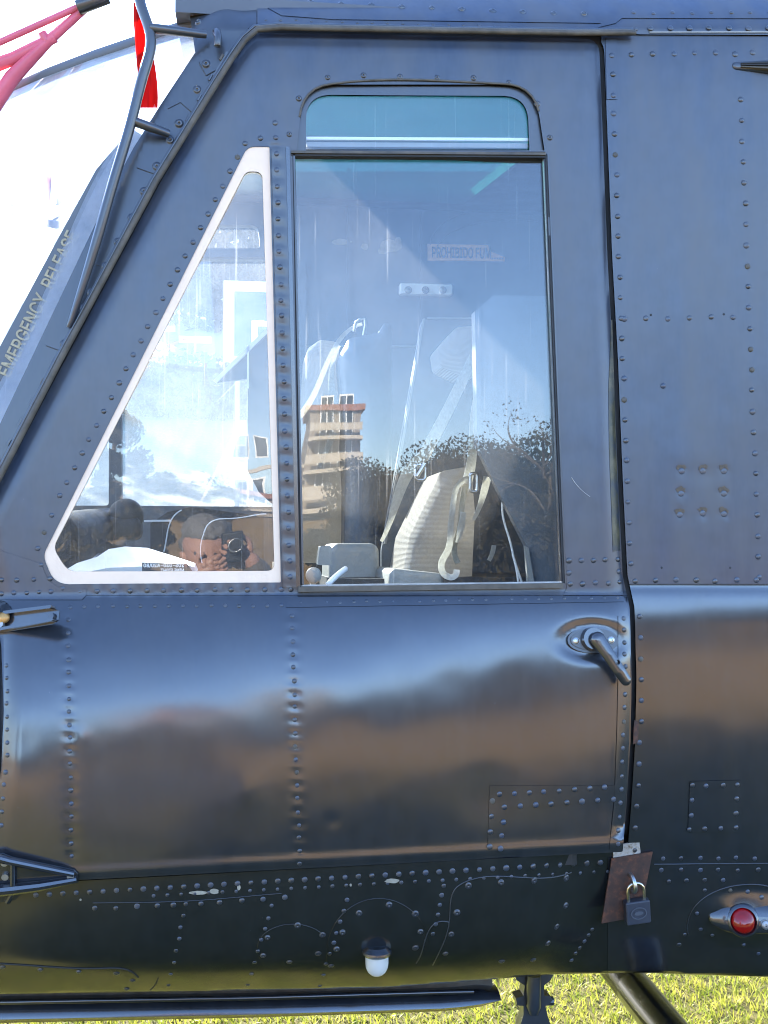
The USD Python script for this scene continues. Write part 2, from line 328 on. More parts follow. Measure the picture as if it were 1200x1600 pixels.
WORNREFL = mat('worn_reflection_paint', {'g': ('geometry', {}), 'n': ('noise_texture', dict(scale=28.0, detail=6.0, roughness=.7)), 'r': ('rgb_ramp', dict(ramp=[(.35, (.022, .028, .036)), (.5, (.05, .045, .026)), (.62, (.10, .085, .045)), (.75, (.03, .035, .04))])), 'p': ('principled_bsdf', dict(roughness=.32))}, [('g.position', 'n.vector'), ('n.fac', 'r.fac'), ('r.color', 'p.base_color')], 'p.BSDF')  # brown mirrored on the curved door edge, put into the colour with some wear
FLARERED = plain('flare_red', (.55, .10, .14), .35, var=.2)  # red stands for glare flare and haze over the dark wiper arms
REDLENS = mat('red_lens', {'p': ('principled_bsdf', dict(base_color=(.55, .006, .008), roughness=.08, transmission_weight=.45, ior=1.5, coat_weight=.6))}, [], 'p.BSDF')
OPAL = plain('opal_lens', (.5, .48, .43), .18, var=.04, coat_weight=.5)
MESHF = mat('seat_mesh', {'g': ('geometry', {}), 'w': ('wave_texture', dict(wave_type='bands', bands_direction='z', scale=125.0, distortion=.5, detail=1.0)),
                          'w2': ('wave_texture', dict(wave_type='bands', bands_direction='diagonal', scale=80.0, distortion=.4)), 'r': ('rgb_ramp', dict(ramp=[(.2, (.24, .21, .18)), (.6, (.62, .57, .50))])),
                          'mx': ('math', dict(math_type='multiply')), 'p': ('principled_bsdf', dict(roughness=.8)), 't': ('translucent_bsdf', dict(color=(.75, .70, .63))), 'm': ('mix_closure', dict(fac=.5)),
                          'b': ('bump', dict(strength=.6, distance=.003))},
            [('g.position', 'w.vector'), ('g.position', 'w2.vector'), ('w.fac', 'r.fac'), ('r.color', 'p.base_color'), ('w.fac', 'b.height'), ('b.normal', 'p.normal'), ('p.BSDF', 'm.closure1'), ('t.BSDF', 'm.closure2')], 'm.closure')

# ---------------------------------------------------------------- the helicopter's near side: outlines in photo pixels, depth from its cross-section
def vr(u): return 1381.5 - .0536 * np.asarray(u, float)                                   # door's bottom edge
def vb(u): return np.interp(u, [-400, 0, 300, 600, 760, 860, 1010, 1080, 1200, 1800], [1556, 1553, 1549, 1543, 1531, 1522, 1519, 1522, 1526, 1540])   # belly line
_t = np.linspace(0, 1, 400)
def profile(at, deg):
    a = np.radians(np.interp(_t, at, deg)); return np.r_[0, np.cumsum(-np.tan(a[1:]) * np.diff(_t))]
DOORP = profile([0, .02, .06, .2, .4, .65, .85, 1], [0, 26, 24, 18, 8.5, 1.0, -4.5, -8])
REARP = profile([0, .015, .04, .1, .2, .4, .6, .78, .9, .96, 1], [0, 18, 9, 2.5, .3, -3.0, -8, -18, -30, -40, -50])
LOWP = profile([0, .2, .45, .62, .72, .78, .86, .93, 1], [-5, -8, -13, -21, -34, -50, -58, -62, -67])
DENTS = [(35, 1160, 26, .0007), (124, 1152, 15, -.0006), (98, 1106, 12, .0003), (520, 1283, 11, .0006), (390, 1235, 30, -.0014),
         (748, 930, 16, .0009), (525, 1075, 70, -.0016), (300, 1000, 110, .0012), (830, 1085, 90, .0016), (620, 1190, 120, -.002), (210, 1240, 90, .002), (440, 1120, 45, .001), (760, 1240, 40, .002), (950, 1260, 30, .0015),
         (1065, 736, 9, .0006), (1100, 740, 13, .0006), (1131, 736, 8, .0006), (1064, 770, 8, .0007), (1131, 771, 7, .0006), (1062, 802, 8, .0005), (1098, 803, 8, .0007), (1131, 803, 7, .0007),
         (1120, 1120, 140, -.002), (1160, 1000, 60, .0012), (1090, 620, 150, .0012), (1080, 280, 140, -.0014), (660, 85, 60, .0008), (560, 70, 40, -.0007)]
def waves(u, v):
    p = np.stack([np.asarray(u, float) / 135.0, np.asarray(v, float) / 120.0, np.zeros(np.shape(u))], -1)
    y = (meshkit.noise(p, 3) - .5) * .0011 + (meshkit.noise(p * 2.7, 5) - .5) * .0004
    for a, b, r, h in DENTS: y = y + h * np.exp(-(((u - a) / r) ** 2 + ((v - b) / r) ** 2))
    return y
DOOR = Polygon(rounded([(392, 50), (936, 61), (949, 400), (958, 560), (966, 760), (973, 900), (984, 950), (987, 1060), (985, 1160), (979, 1255), (973, 1331), (-30, 1383), (-16, 1330), (2, 1200), (6, 1110), (2, 1010), (-14, 900), (-30, 812), (100, 566), (250, 286), (365, 92)],
                       [40, 24, 0, 0, 60, 40, 60, 60, 60, 60, 3, 10, 60, 60, 60, 60, 60, 60, 0, 200, 60]))
shapely.prepare(DOOR)
DOOREDGE = DOOR.exterior
def pillows(u, v):
    """Skin drawn in a little between the rivets of the two window frames' rows."""
    y = 0
    m = np.exp(-((v - 922) / 9.0) ** 2) * ((u > 130) & (u < 455)); y = y - m * .0009 * np.cos((u - 150) / 27.5 * 2 * np.pi)
    um = 431 + (v - 238) * .0355
    m = np.exp(-((u - um) / 10.0) ** 2) * ((v > 225) & (v < 915)); return y + -m * .0006 * np.cos((v - 238) / 25.6 * 2 * np.pi)
def ydoor(u, v):
    u, v = np.broadcast_arrays(np.asarray(u, float), np.asarray(v, float))
    k = 1.12 - .50 * np.clip(u / 950, 0, 1.2); L = vr(u) - 925; t = np.clip((v - 925) / L, 0, 1) ** (1.10 - .42 * np.clip(u / 950, 0, 1.1))
    y = np.interp(t, _t, DOORP) * L / 1000 * k + waves(u, v) * np.clip((v - 40) / 50, 0, 1) + pillows(u, v)
    y = y + np.clip(150 - v, 0, 200) ** 2 * 7e-7
    y = y - .0019 * np.exp(-((v - (vr(u) - 11)) / 9.0) ** 2)                                # the lip along the bottom
    d = shapely.distance(DOOREDGE, shapely.points(u.ravel(), v.ravel())).reshape(u.shape)
    y = y + .010 * np.clip(1 - d / 30, 0, 1) ** 2 * (1 - np.clip((v - (vr(u) - 40)) / 20, 0, 1))
    rr = np.hypot((u - 926) / 56, (v - 1000) / 32)                                          # the dished seat of the handle
    for ul, ul2, v0, v1 in ((106, 112, 968, 1338), (456, 468, 962, 1350)):                    # skin puckered along the rivet columns
        uc = ul + (ul2 - ul) * (v - v0) / (v1 - v0); y = y + .00035 * np.exp(-((u - uc) / 9.0) ** 2) * (1 + .8 * np.cos((v - v0) / 20.4 * 2 * np.pi)) * ((v > v0 - 10) & (v < v1 + 10))
    return y + .0042 * np.exp(-(np.maximum(rr - .72, 0) / .3) ** 2)
def yrear(u, v):
    u, v = np.broadcast_arrays(np.asarray(u, float), np.asarray(v, float))
    L = vb(u) - 913; t = np.clip((v - 913) / L, 0, 1)
    k = np.interp(t, [0, .3, .5, 1], [1, 1, 1, 1.0])
    y = np.interp(t, _t, REARP) * L / 1000 * k + waves(u, v) + np.clip(150 - v, 0, 260) ** 2 * 7e-7
    fair = np.hypot((u - 1168) / np.where(u < 1168, 92, 170), (v - 1436) / 48)                # blister behind the red lamp
    return y - .028 * np.clip(1 - fair, 0, 1) ** 1.3 + np.clip(v - vb(u), 0, 40) * .02
def ylow(u, v):
    u, v = np.broadcast_arrays(np.asarray(u, float), np.asarray(v, float))
    r = vr(u) - 6; L = vb(u) - r; t = np.clip((v - r) / L, 0, 1)
    y0 = np.interp(1.0, _t, DOORP) * (r - 919) / 1000 * 1.0 + .012
    t = t ** np.interp(u, [0, 330], [.74, 1.0])
    y = y0 + np.interp(t, _t, LOWP) * L / 1000 + waves(u, v) * .8 + np.clip(v - vb(u), 0, 40) * .02
    k = np.clip((u - 800) / 140, 0, 1); k = k * k * (3 - 2 * k)
    return y * (1 - k) + (yrear(u, v) - 0) * k
def yroof(u, v):
    u, v = np.broadcast_arrays(np.asarray(u, float), np.asarray(v, float))
    return .003 + np.clip(46 - v, 0, 400) ** 1.45 * 1.7e-4 + waves(u, v) * .5
def ypillar(u, v):
    """Skin ahead of the door, falling away towards the nose."""
    u, v = np.broadcast_arrays(np.asarray(u, float), np.asarray(v, float))
    ue = np.interp(v, [-100, 60, 92, 286, 566, 812, 1000, 1110, 1330, 1600], [470, 395, 362, 247, 97, -32, 0, 4, -16, -20])
    d = np.clip(ue - u, -40, 2000)
    return .004 + np.clip(46 - v, 0, 400) ** 1.45 * 1.7e-4 * np.clip((u - 270) / 110, 0, 1) + np.clip(d, 0, None) * 1.0e-4 + np.clip(d - 60, 0, None) ** 1.6 * 5e-5 + np.clip(v - 900, 0, 700) * 0

heli = thing('helicopter', 'dark painted helicopter with riveted cockpit door, seen close from its side', 'helicopter')
HP = str(heli.GetPath())
# -- crew door with its window openings
TRI_O = rounded([(386, 232), (422, 232), (440, 911), (84, 914), (66, 868)], [20, 4, 3, 40, 26], 7); TRI_O[:, 1] -= 4 * (TRI_O[:, 1] < 260)
TRI_I = rounded([(384, 268), (410, 268), (429, 892), (106, 893), (83, 856)], [14, 20, 12, 26, 22], 7)
ARCH_O = rounded([(462, 236), (474, 131), (836, 131), (852, 236)], [0, 78, 78, 0], 12)
ARCH_I = rounded([(478, 230), (478, 148), (824, 150), (827, 230)], [0, 58, 58, 0], 12)
OPEN = Polygon([(457, 237), (852, 237), (880, 911), (468, 917)])
door_skin = DOOR.difference(Polygon(TRI_O).buffer(-1)).difference(Polygon(ARCH_O).buffer(-1)).difference(OPEN)
door_skin = max(getattr(door_skin, 'geoms', [door_skin]), key=lambda g: g.area)
lowr = door_skin.intersection(sbox(-100, 931, 1100, 1500)); uppr = door_skin.intersection(sbox(-100, 0, 1100, 930.4))
uppr = max(getattr(uppr, 'geoms', [uppr]), key=lambda g: g.area)
crew_door = skin('crew_door', lowr, ydoor, PAINT, heli, .0035, (7, 5), label='dark riveted cockpit door with bulged lower half and three windows')
skin('window_surround', uppr, ydoor, UPPAINT, crew_door, .0035, (7, 5), label='duller upper half of the door round its windows')
def on_door(name, poly, m, th=.003, lift=0.0, **k): return skin(name, poly, ydoor, m, crew_door, th, lift=lift, **k)
def yd2(off): return lambda u, v: off + 0 * np.asarray(u, float)
cream = Polygon(TRI_O).difference(Polygon(TRI_I))
skin('window_sealant', cream, lambda u, v: .0015 + .0 * np.asarray(u, float) + waves(u, v), CREAM, crew_door, .004, label='cream sealant round the three-cornered window')
skin('quarter_pane', Polygon(TRI_I).buffer(4), lambda u, v: .006 + .002 * np.cos((u - 260) / 190) * np.cos((v - 600) / 330) * -.25 + waves(u * 1.3, v) * .35, PANE, crew_door, .003, (12, 12), label='three-cornered clear pane')
ringA = Polygon(ARCH_O).difference(Polygon(ARCH_I).union(sbox(478, 226, 827, 260)))
skin('arch_frame', ringA, lambda u, v: .006 + 0 * np.asarray(u, float), PAINTM, crew_door, .004)
arch = Polygon(ARCH_O)
obj('window_gasket', tube(spline([P(a, b, ydoor(np.array(a), np.array(b)) - .0005) for a, b in ARCH_O[1:-1:2]], 3), .0019, 6), RUSTY, crew_door, smooth=True)
skin('upper_pane', Polygon(ARCH_I).buffer(3), lambda u, v: .010 + 0 * np.asarray(u, float), PANE, crew_door, .003, (14, 14), label='arched fixed pane of the upper window')
for a, b, m, th in ((213.5, 218, WHITE, .004), (222, 229, GREYPLASTIC, .003)):
    obj('felt_strip', slab([(479, a), (826, a + 2), (826, b + 2), (479, b)], .016, th), m, crew_door)
skin('sliding_pane', Polygon([(462, 243), (851, 244), (876, 908), (470, 914)]), lambda u, v: .012 + .0012 * np.sin((v - 240) / 670 * np.pi) * np.sin((u - 460) / 400 * np.pi) * -1 + waves(u, v * 1.2) * .13 - .0000 * np.exp(-((u - 500) / 38) ** 2 - ((v - 720) / 190) ** 2), SLIDE, crew_door, .003, (10, 10), label='large sliding clear pane')
# channels, rails and the riveted post between the two lower windows
def bar(name, pts, w, y, m, parent, h=.006, r=.0, **k):
    q = np.array(pts, float); d = norm(np.diff(q, axis=0)); d = np.vstack([d[:1], (d[:-1] + d[1:]) / 2, d[-1:]]); n_ = np.c_[-d[:, 1], d[:, 0]] * w / 2
    return obj(name, slab(np.vstack([q + n_, (q - n_)[::-1]]), y, h), m, parent, **k)
post = Polygon([(424, 230), (446, 230), (463, 918), (442, 918)])
skin('window_post', post, lambda u, v: -.0035 + pillows(u, v) + 0 * np.asarray(u, float), PAINTM, crew_door, .012)
bar('pane_channel', [(449.5, 229), (466, 917)], 6, -.002, PAINT, crew_door, .016)
bar('pane_channel', [(455.5, 234), (470.5, 915)], 4, .002, SEAL, crew_door, .016)
bar('pane_channel', [(459.5, 240), (473.5, 913)], 3, -.001, PAINTM, crew_door, .008)
bar('pane_channel', [(853.5, 240), (881, 911)], 3.2, -.0005, SEAL, crew_door, .018)
bar('pane_channel', [(850.2, 244), (877.2, 910)], 1.6, .003, PAINTM, crew_door, .008)
bar('pane_channel', [(856.6, 240), (884.2, 911)], 2.6, -.002, PAINTM, crew_door, .010)
bar('window_rail', [(455, 237.0), (853, 240)], 4, -.004, RUSTY, crew_door, .022)
bar('window_rail', [(455, 241.5), (852, 244.5)], 3.4, -.001, SEAL, crew_door, .016)
bar('window_sill', [(466, 921), (880, 915)], 8, -.009, RUSTY, crew_door, .016)
bar('window_sill', [(470, 915), (880, 909.5)], 2.2, .002, DULLSTEEL, crew_door, .006)
# doublers lapped on the door's skin
for p in ([(-30, 937), (128, 937), (134, 931), (136, 917), (98, 917), (62, 880), (0, 860), (-30, 860)],):
    pl = Polygon(p).intersection(DOOR.buffer(-2)).difference(Polygon(TRI_O).buffer(6)); on_door('doubler_plate', max(getattr(pl, 'geoms', [pl]), key=lambda g: g.area), UPPAINT, .0012, .0013)
on_door('doubler_plate', Polygon([(884, 868), (968, 868), (974, 930), (880, 930), (886, 918)]), UPPAINT, .001, .0011)
on_door('doubler_plate', Polygon([(447, 932), (975, 932), (975, 940), (447, 949)]), PAINT, .001, .0011)
on_door('doubler_plate', Polygon([(765, 1228), (945, 1228), (972, 1226), (968, 1252), (790, 1263), (786, 1325), (762, 1326)]), PAINT, .001, .0011)
on_door('edge_doubler', Polygon([(966, 962), (983, 962), (985, 1060), (983, 1160), (977, 1255), (971, 1327), (952, 1328), (960, 1250), (964, 1150), (966, 1060)]), PAINT, .001, .0012)
# -- skins round the door
EDGE = DOOR.buffer(7.5, join_style='round')
rear = Polygon([(940, 50), (1760, 60), (1760, 918), (900, 918)]).difference(EDGE); rear = max(getattr(rear, 'geoms', [rear]), key=lambda g: g.area).intersection(sbox(938, 40, 1760, 912.6))
rear_panel = skin('cabin_side_panel', rear, yrear, UPPAINT, heli, .003, (9, 9), label='flat upper side panel behind the door')
lower_rear = Polygon([(930, 913.4), (1760, 913.4)] + [(u, float(vb(u))) for u in np.arange(1760, 925, -10)] + [(925, 1340)]).difference(EDGE)
lower_rear = max(getattr(lower_rear, 'geoms', [lower_rear]), key=lambda g: g.area).intersection(sbox(950, 900, 1800, 1600))
side_skin = skin('lower_side_skin', lower_rear, yrear, PAINT, heli, .003, (7, 4), label='lower side skin curving under the belly behind the door')
us = np.arange(-420, 1001, 10.0)
low = Polygon([(u, float(vr(u)) + 1.5) for u in us] + [(u, float(vb(u))) for u in us[::-1]])
low = low.difference(lower_rear.buffer(.5)); low = max(getattr(low, 'geoms', [low]), key=lambda g: g.area)
belly_skin = skin('belly_side_skin', low, ylow, LOWPAINT, heli, .003, (9, 3.5), label='black skin under the door curving to the belly')
roof_poly = Polygon([(402, -170), (1760, -170), (1760, 58), (1000, 53.5), (950, 49), (936, 47), (402, 39)])
roof_side = skin('roof_side_skin', roof_poly.difference(EDGE).intersection(sbox(300, -170, 1760, 58)), yroof, UPPAINT, heli, .003, (9, 6), label='roof edge curving in above the door')
pil = Polygon([(180, 285), (208, 232), (250, 165), (305, 82), (296, 20), (290, -60), (401, -60), (401, 38), (388, 44), (366, 80), (357, 94), (245, 281), (95, 560), (-36, 805), (-90, 860), (-90, 835), (0, 662)])
pil = pil.difference(EDGE.buffer(1)); pil = max(getattr(pil, 'geoms', [pil]), key=lambda g: g.area)
pillar = skin('windscreen_post', pil, ypillar, PAINTM, heli, .004, (7, 7), label='slanting post with screws between windscreen and door')
nose = Polygon([(-420, 800), (-60, 860), (-40, 830), (-22, 900), (-4, 1010), (0, 1110), (-4, 1200), (-22, 1330), (-36, 1382), (-420, 1404)])
skin('nose_skin', nose, lambda u, v: ypillar(u, v) - .03 * np.clip((v - 900) / 200, 0, 1), PAINT, heli, .003, (10, 10))
bar('skin_seam', [(985, 912.8), (1760, 912.8)], 1.2, -.0007, SEAL, heli, .004)
for pl_, fn in ((Polygon([(964, 57), (964, 155), (948, 155), (946, 57)]), yrear), (Polygon(rounded([(1078, 1221), (1160, 1219), (1160, 1300), (1075, 1300)], 4)), yrear),
                (Polygon([(905, 50), (962, 36), (972, 28), (1760, 30), (1760, -10), (405, -26), (418, 12), (440, 24), (520, 30), (940, 36)]), yroof)):
    g = pl_.difference(EDGE); g = max(getattr(g, 'geoms', [g]), key=lambda q: q.area)
    skin('doubler_plate', g, fn, UPPAINT if fn is yroof or g.bounds[3] < 300 else PAINT, heli, .001, lift=.0016)
# dark reveal behind the gap round the door
def behind(pg, lo, hi): return pg.buffer(hi).difference(pg.buffer(lo))
ring = Polygon(DOOR.buffer(16).exterior).difference(Polygon(DOOR.buffer(-14).exterior))
skin('door_seal', ring.intersection(sbox(-100, 30, 1100, 1420)), lambda u, v: np.where(v > 905, np.where(u > 900, yrear(u, v), ydoor(u, np.minimum(v, vr(u) - 20))), ydoor(u, v) * .3) + np.where(v > 1300, .034, .012), SEAL, heli, .004, (9, 9), label='black rubber seal in the gap round the door')
# drip rail over the door and down the slant, hinge rod beside it
dr = [(-60, 862), (96, 560), (245, 283), (362, 93), (384, 62), (403, 46), (440, 43), (700, 48), (900, 51.5), (994, 51)]
q = []
for a, b in zip(dr[:-1], dr[1:]): q += [np.array(a) + (np.array(b) - a) * t for t in np.linspace(0, 1, 8)[:-1]]
q = np.array(q + [dr[-1]])
obj('drip_rail', tube(P(q[:, 0] - 1, q[:, 1], np.full(len(q), -.007)), .0048, 8), RUSTY, heli, smooth=True, label='worn drip rail along the top and slant of the door')
obj('drip_rail_lip', tube(P(q[:, 0] - 5.5, q[:, 1] - 4.5, np.full(len(q), -.002)), .0032, 6), PAINTM, heli, smooth=True)
hl = [np.array((362, 84)) + (np.array((-40, 812)) - (362, 84)) * t for t in np.linspace(0, 1, 24)]
bar('hinge_strip', [tuple(hl[0] + (-6, -3)), tuple(hl[-1] + (-6, -3))], 5.5, -.0005, PAINTM, pillar, .004)
for i in range(23):
    a = hl[i] + (hl[i + 1] - hl[i]) * .2; b = hl[i] + (hl[i + 1] - hl[i]) * .48; off = np.array((-9.5, -5))
    obj('hinge_knuckle', tube([P(*(a + off), .0005), P(*(b + off), .0005)], .0026, 7), RUSTY if i % 4 == 0 else PAINTM, pillar, smooth=30)
for (a, b, c, d) in ((306, 60, 312, 100), (312, 100, 322, 118), (322, 118, 340, 108)):
    obj('skin_lap_edge', tube([P(a, b, ypillar(np.array(a), np.array(b)) - .001), P(c, d, ypillar(np.array(c), np.array(d)) - .0004)], .0008, 5), PAINTM, pillar)
for pts in ([(214, 262), (230, 268), (248, 274)], [(72, 540), (88, 546), (102, 551)], [(150, 413), (166, 418)], [(262, 170), (282, 160), (300, 176)]):
    obj('skin_lap_edge', tube([P(a, b, ypillar(np.array(a), np.array(b)) - .0003) for a, b in pts], .0008, 5), PAINTM, pillar)

# -- rivets and screws: one by one where they show, the far ends joined
RIVM = PAINTM
RIVET, SCREW = dome_mesh(), screw_mesh()
spare = {}; count = [0]
def rivets(pts, fn, parent, m=PAINTM, r=1.0, mesh=RIVET, name='rivet', lift=0.0):
    for a, b in pts:
        q = r * (1 + rng.normal(0, .05)); mm = put(trimesh.Trimesh(mesh.vertices * [q, q, r * rng.uniform(.6, 1.15)], mesh.faces, process=False), frame(fn, a, b, lift)); m_ = m
        if name == 'rivet' and m is PAINTM: m_ = (RIVM, UPPAINT, RIVM, UPPAINT, RUSTY)[int(rng.random() * 4.12)]
        on = -8 < a < 1208 and -8 < b < 1540
        k = str(parent.GetPath()) + name
        if on and used.get(f'{parent.GetPath()}/{name}', 0) < 298 and r > .6: obj(name, mm, m_, parent, smooth=True); count[0] += 1
        else: spare.setdefault((str(parent.GetPath()), id(m)), (parent, m, []))[2].append(mm)
LD = lambda a, b: row(a, b, 25.3)
rivets(row((383, 224), (93, 775), 25), ydoor, crew_door)
rivets([(81, 805), (69, 832), (59, 857), (64, 883), (98, 920), (125, 925)], ydoor, crew_door)
rivets(row((151, 924), (440, 921), 27), ydoor, crew_door); rivets([(455, 921)], ydoor, crew_door)
rivets(row((2, 907), (78, 905), 25) + row((3, 928), (80, 925), 22), ydoor, crew_door, lift=.0013)
rivets(row((431.5, 240), (453.5, 902), 25.4), lambda u, v: yd2(-.0035)(u, v), crew_door)
rivets([(407, 216), (431, 215), (430, 192)], ydoor, crew_door)
SCR = [(467, 154), (512, 121), (568, 118), (625, 120), (683, 121), (740, 122), (795, 129), (840, 162), (859, 215), (452, 210)]
rivets(SCR, ydoor, crew_door, mesh=SCREW, name='screw', r=.66)
rivets(row((110, 948), (440, 946), 22), ydoor, crew_door, r=.72); rivets(row((470, 942), (965, 934), 21), ydoor, crew_door, r=.72)
rivets(row((106, 968), (112, 1338), 20.4), ydoor, crew_door, r=.85)
rivets(row((456, 962), (468, 1350), 20.4), ydoor, crew_door, r=.85)
rivets(row((10, 1040), (12, 1180), 21) + row((8, 1205), (2, 1290), 21), ydoor, crew_door, r=.85)
rivets(row((974, 965), (978, 1060), 19) + row((977, 1085), (966, 1318), 20.5), ydoor, crew_door, r=.85, lift=.0012)
rivets(row((780, 1241), (945, 1231), 23.5) + row((788, 1261), (958, 1249), 23.5) + row((769, 1252), (765, 1322), 21) + row((786, 1285), (782, 1326), 20), ydoor, crew_door, r=1.0, lift=.0011)
rivets(row((889, 876), (966, 874), 19.3) + [(889, 895), (967, 893)] + row((891, 913), (969, 909), 19.5), ydoor, crew_door, lift=.0011)
rivets(row((956, 86), (959, 148), 31), yrear, rear_panel, lift=.0016)
rivets(row((959, 178), (985, 880), 31.6), yrear, rear_panel)
rivets(row((1157, 156), (1187, 902), 32.2), yrear, rear_panel)
rivets(row((988, 84), (1150, 83), 32.5) + [(1176, 82)], yrear, rear_panel)
rivets(row((975, 499), (1146, 495), 34) , yrear, rear_panel)
rivets([(1036, 603)], yrear, rear_panel, r=1.1)
rivets(row((992, 907), (1720, 905), 31.5), yrear, rear_panel)
rivets([(1034, 887), (1141, 887), (1017, 492), (1131, 491)], yrear, rear_panel, r=.4, m=SEAL)
obj('seam_strip', slab([(1015, 49), (1760, 47), (1760, 50), (1015, 51)], .001, .004), GREYPLASTIC, rear_panel)
rivets(row((1017, 44), (1720, 42), 31), yroof, roof_side, lift=.0016); rivets(row((870, 45), (995, 45), 32), yroof, roof_side, r=.7)
rivets(row((485, 4), (913, 22), 48), yroof, roof_side, mesh=SCREW, name='screw', r=.85, lift=.0016)
rivets(row((990, 20), (1720, 18), 30), yroof, roof_side, r=.85, lift=.0016); rivets(row((415, 31), (820, 42), 24), yroof, roof_side, r=.6)
rivets(row((1000, 964), (1002, 1095), 32.5) + row((1001, 1127), (990, 1360), 33), yrear, side_skin)
rivets([(1082, 1227), (1103, 1228), (1130, 1227), (1152, 1226), (1081, 1250), (1151, 1248), (1080, 1274), (1150, 1271), (1077, 1296), (1101, 1295), (1126, 1294), (1150, 1293)], yrear, side_skin, lift=.0016, r=.9)
rivets(row((1036, 1342), (1720, 1334), 28.5) + row((1034, 1359), (1720, 1360), 30) + row((1044, 1377), (1130, 1375), 29), yrear, side_skin, r=.85)
rivets([(1101, 1391), (1141, 1391), (1168, 1393), (1190, 1402), (1089, 1427), (1095, 1452), (1070, 1460), (1113, 1461), (1061, 1476), (1162, 1476), (1185, 1490)], yrear, side_skin, r=.8)
rivets([(322, 100), (308, 140), (280, 193), (266, 219), (245, 260), (225, 299), (206, 340), (184, 378), (165, 416), (143, 457), (132, 481), (100, 537), (82, 578), (62, 618), (40, 660), (20, 697), (0, 742), (310, 34), (282, 18)], ypillar, pillar, mesh=SCREW, name='screw', r=.98)
L2 = lambda u, d: float(vr(u)) + d
rivets([(u, L2(u, 20 + (u - 60) * -.004)) for u in np.arange(56, 950, 21.0)], ylow, belly_skin, r=1.05)
rivets([(u, L2(u, 31)) for u in np.arange(240, 950, 21.5)], ylow, belly_skin, r=.7)
rivets([(148, 1419), (181, 1419), (214, 1416), (246, 1415), (271, 1414), (314, 1412), (343, 1410), (378, 1407), (411, 1405), (445, 1402)], ylow, belly_skin, r=1.0)
rivets(row((290, 1412), (264, 1540), 17.5) + row((424, 1415), (388, 1540), 18) + row((542, 1406), (500, 1540), 18) + row((694, 1384), (676, 1460), 17) + row((926, 1452), (892, 1500), 13), ylow, belly_skin, r=.85)
BIG = [(418, 1465), (465, 1446), (504, 1461), (411, 1493), (452, 1503), (497, 1490), (561, 1427), (608, 1414), (649, 1428), (535, 1457), (526, 1483), (517, 1509), (657, 1456), (649, 1481),
       (732, 1384), (783, 1379), (835, 1376), (885, 1372), (714, 1426), (884, 1415), (870, 1448), (856, 1474), (833, 1500), (705, 1460), (696, 1490), (784, 1502)]
rivets(BIG, ylow, belly_skin, mesh=SCREW, name='screw', r=.72, m=PAINTM)
rivets([(4, 1511), (63, 1515), (123, 1518), (182, 1521), (207, 1532), (198, 1545)], ylow, belly_skin, mesh=SCREW, name='screw', r=.75, m=PAINTM)
for (parent, m, ms) in spare.values(): obj('rivet_row', cat(ms), m, parent, smooth=True, kind='stuff')
def edge_line(pts, fn, parent, r=.0009, m=PAINTM, lift=.0006, name='cover_edge', k=8):
    s = spline(np.array(pts, float), k); return obj(name, tube(P(s[:, 0], s[:, 1], fn(s[:, 0], s[:, 1]) - lift), r, 5), m, parent, smooth=True)
def arc(cx, cy, rx, ry, a0, a1, n=9): return [(cx + rx * math.cos(math.radians(a)), cy - ry * math.sin(math.radians(a))) for a in np.linspace(a0, a1, n)]
# round inspection covers and lap lines on the black lower skin
for c in ((458, 1482, 56, 38, 205, -15), (592, 1492, 82, 88, 188, 10)):
    edge_line(arc(*c), ylow, belly_skin, r=.0006, m=LOWPAINT)
edge_line([(676, 1508), (690, 1480), (702, 1440), (712, 1388), (735, 1375), (800, 1370), (893, 1363)], ylow, belly_skin)
edge_line([(650, 1505), (664, 1470), (676, 1446), (702, 1441)], ylow, belly_skin)
edge_line([(145, 1411), (220, 1410), (300, 1407.5), (370, 1402), (440, 1396)], ylow, belly_skin, r=.0006)
edge_line([(0, 1506), (80, 1511), (160, 1513), (205, 1518), (216, 1527)], ylow, belly_skin, m=SEAL, r=.0013)
edge_line([(235, 1547), (243, 1538), (247, 1528)], ylow, belly_skin, m=SEAL)
edge_line(arc(1172, 1448, 98, 66, 190, 60, 9) + [(1260, 1380)], yrear, side_skin)
for a, b, w, hgt in ((310, 1395, 24, 6), (335, 1393, 12, 7), (373, 1386.5, 5, 8), (613, 1376.5, 20, 6), (548, 1383, 3, 4), (126, 1406, 3, 3)):
    p = [(a + w / 2 * math.cos(t) * (1 + .35 * rng.random()), b + hgt / 2 * math.sin(t) * (1 + .35 * rng.random())) for t in np.linspace(0, 2 * math.pi, 12)[:-1]]
    skin('bare_patch', Polygon(p), ylow, FLAKE, belly_skin, .0006, (20, 20), lift=.0009)
def blob(u, v, w, h, seed):
    r = np.random.default_rng(seed); return Polygon([(u + w / 2 * math.cos(t) * r.uniform(.65, 1.25), v + h / 2 * math.sin(t) * r.uniform(.65, 1.25)) for t in np.linspace(0, 2 * math.pi, 14)[:-1]])
for k, (a, b_) in enumerate(((1065, 731), (1098, 731), (1131, 731), (1064, 766), (1131, 766), (1062, 799), (1098, 797), (1131, 798))):
    cr = blob(a, b_, 15, 12, k).difference(blob(a, b_ + 6, 12, 12, k + 30)); cr = max(getattr(cr, 'geoms', [cr]), key=lambda g: g.area)
    skin('stain_mark', cr, yrear, STAIN, rear_panel, .0005, (20, 20), lift=.0006)
    obj('plugged_hole', put(dome_mesh(5.2, 1.2, 10), frame(yrear, a, b_ + 5)), UPPAINT, rear_panel, smooth=True)
skin('worn_reflection_edge', Polygon([(955, 500), (956.5, 500), (963, 700), (969, 860), (958, 862), (952, 700), (951, 610)]), ydoor, WORNREFL, crew_door, .0004, (8, 8), lift=.0007, label='brown reflection and wear painted down the rear edge of the door')  # strip carries the olive-brown reflection as colour, patchy like wear
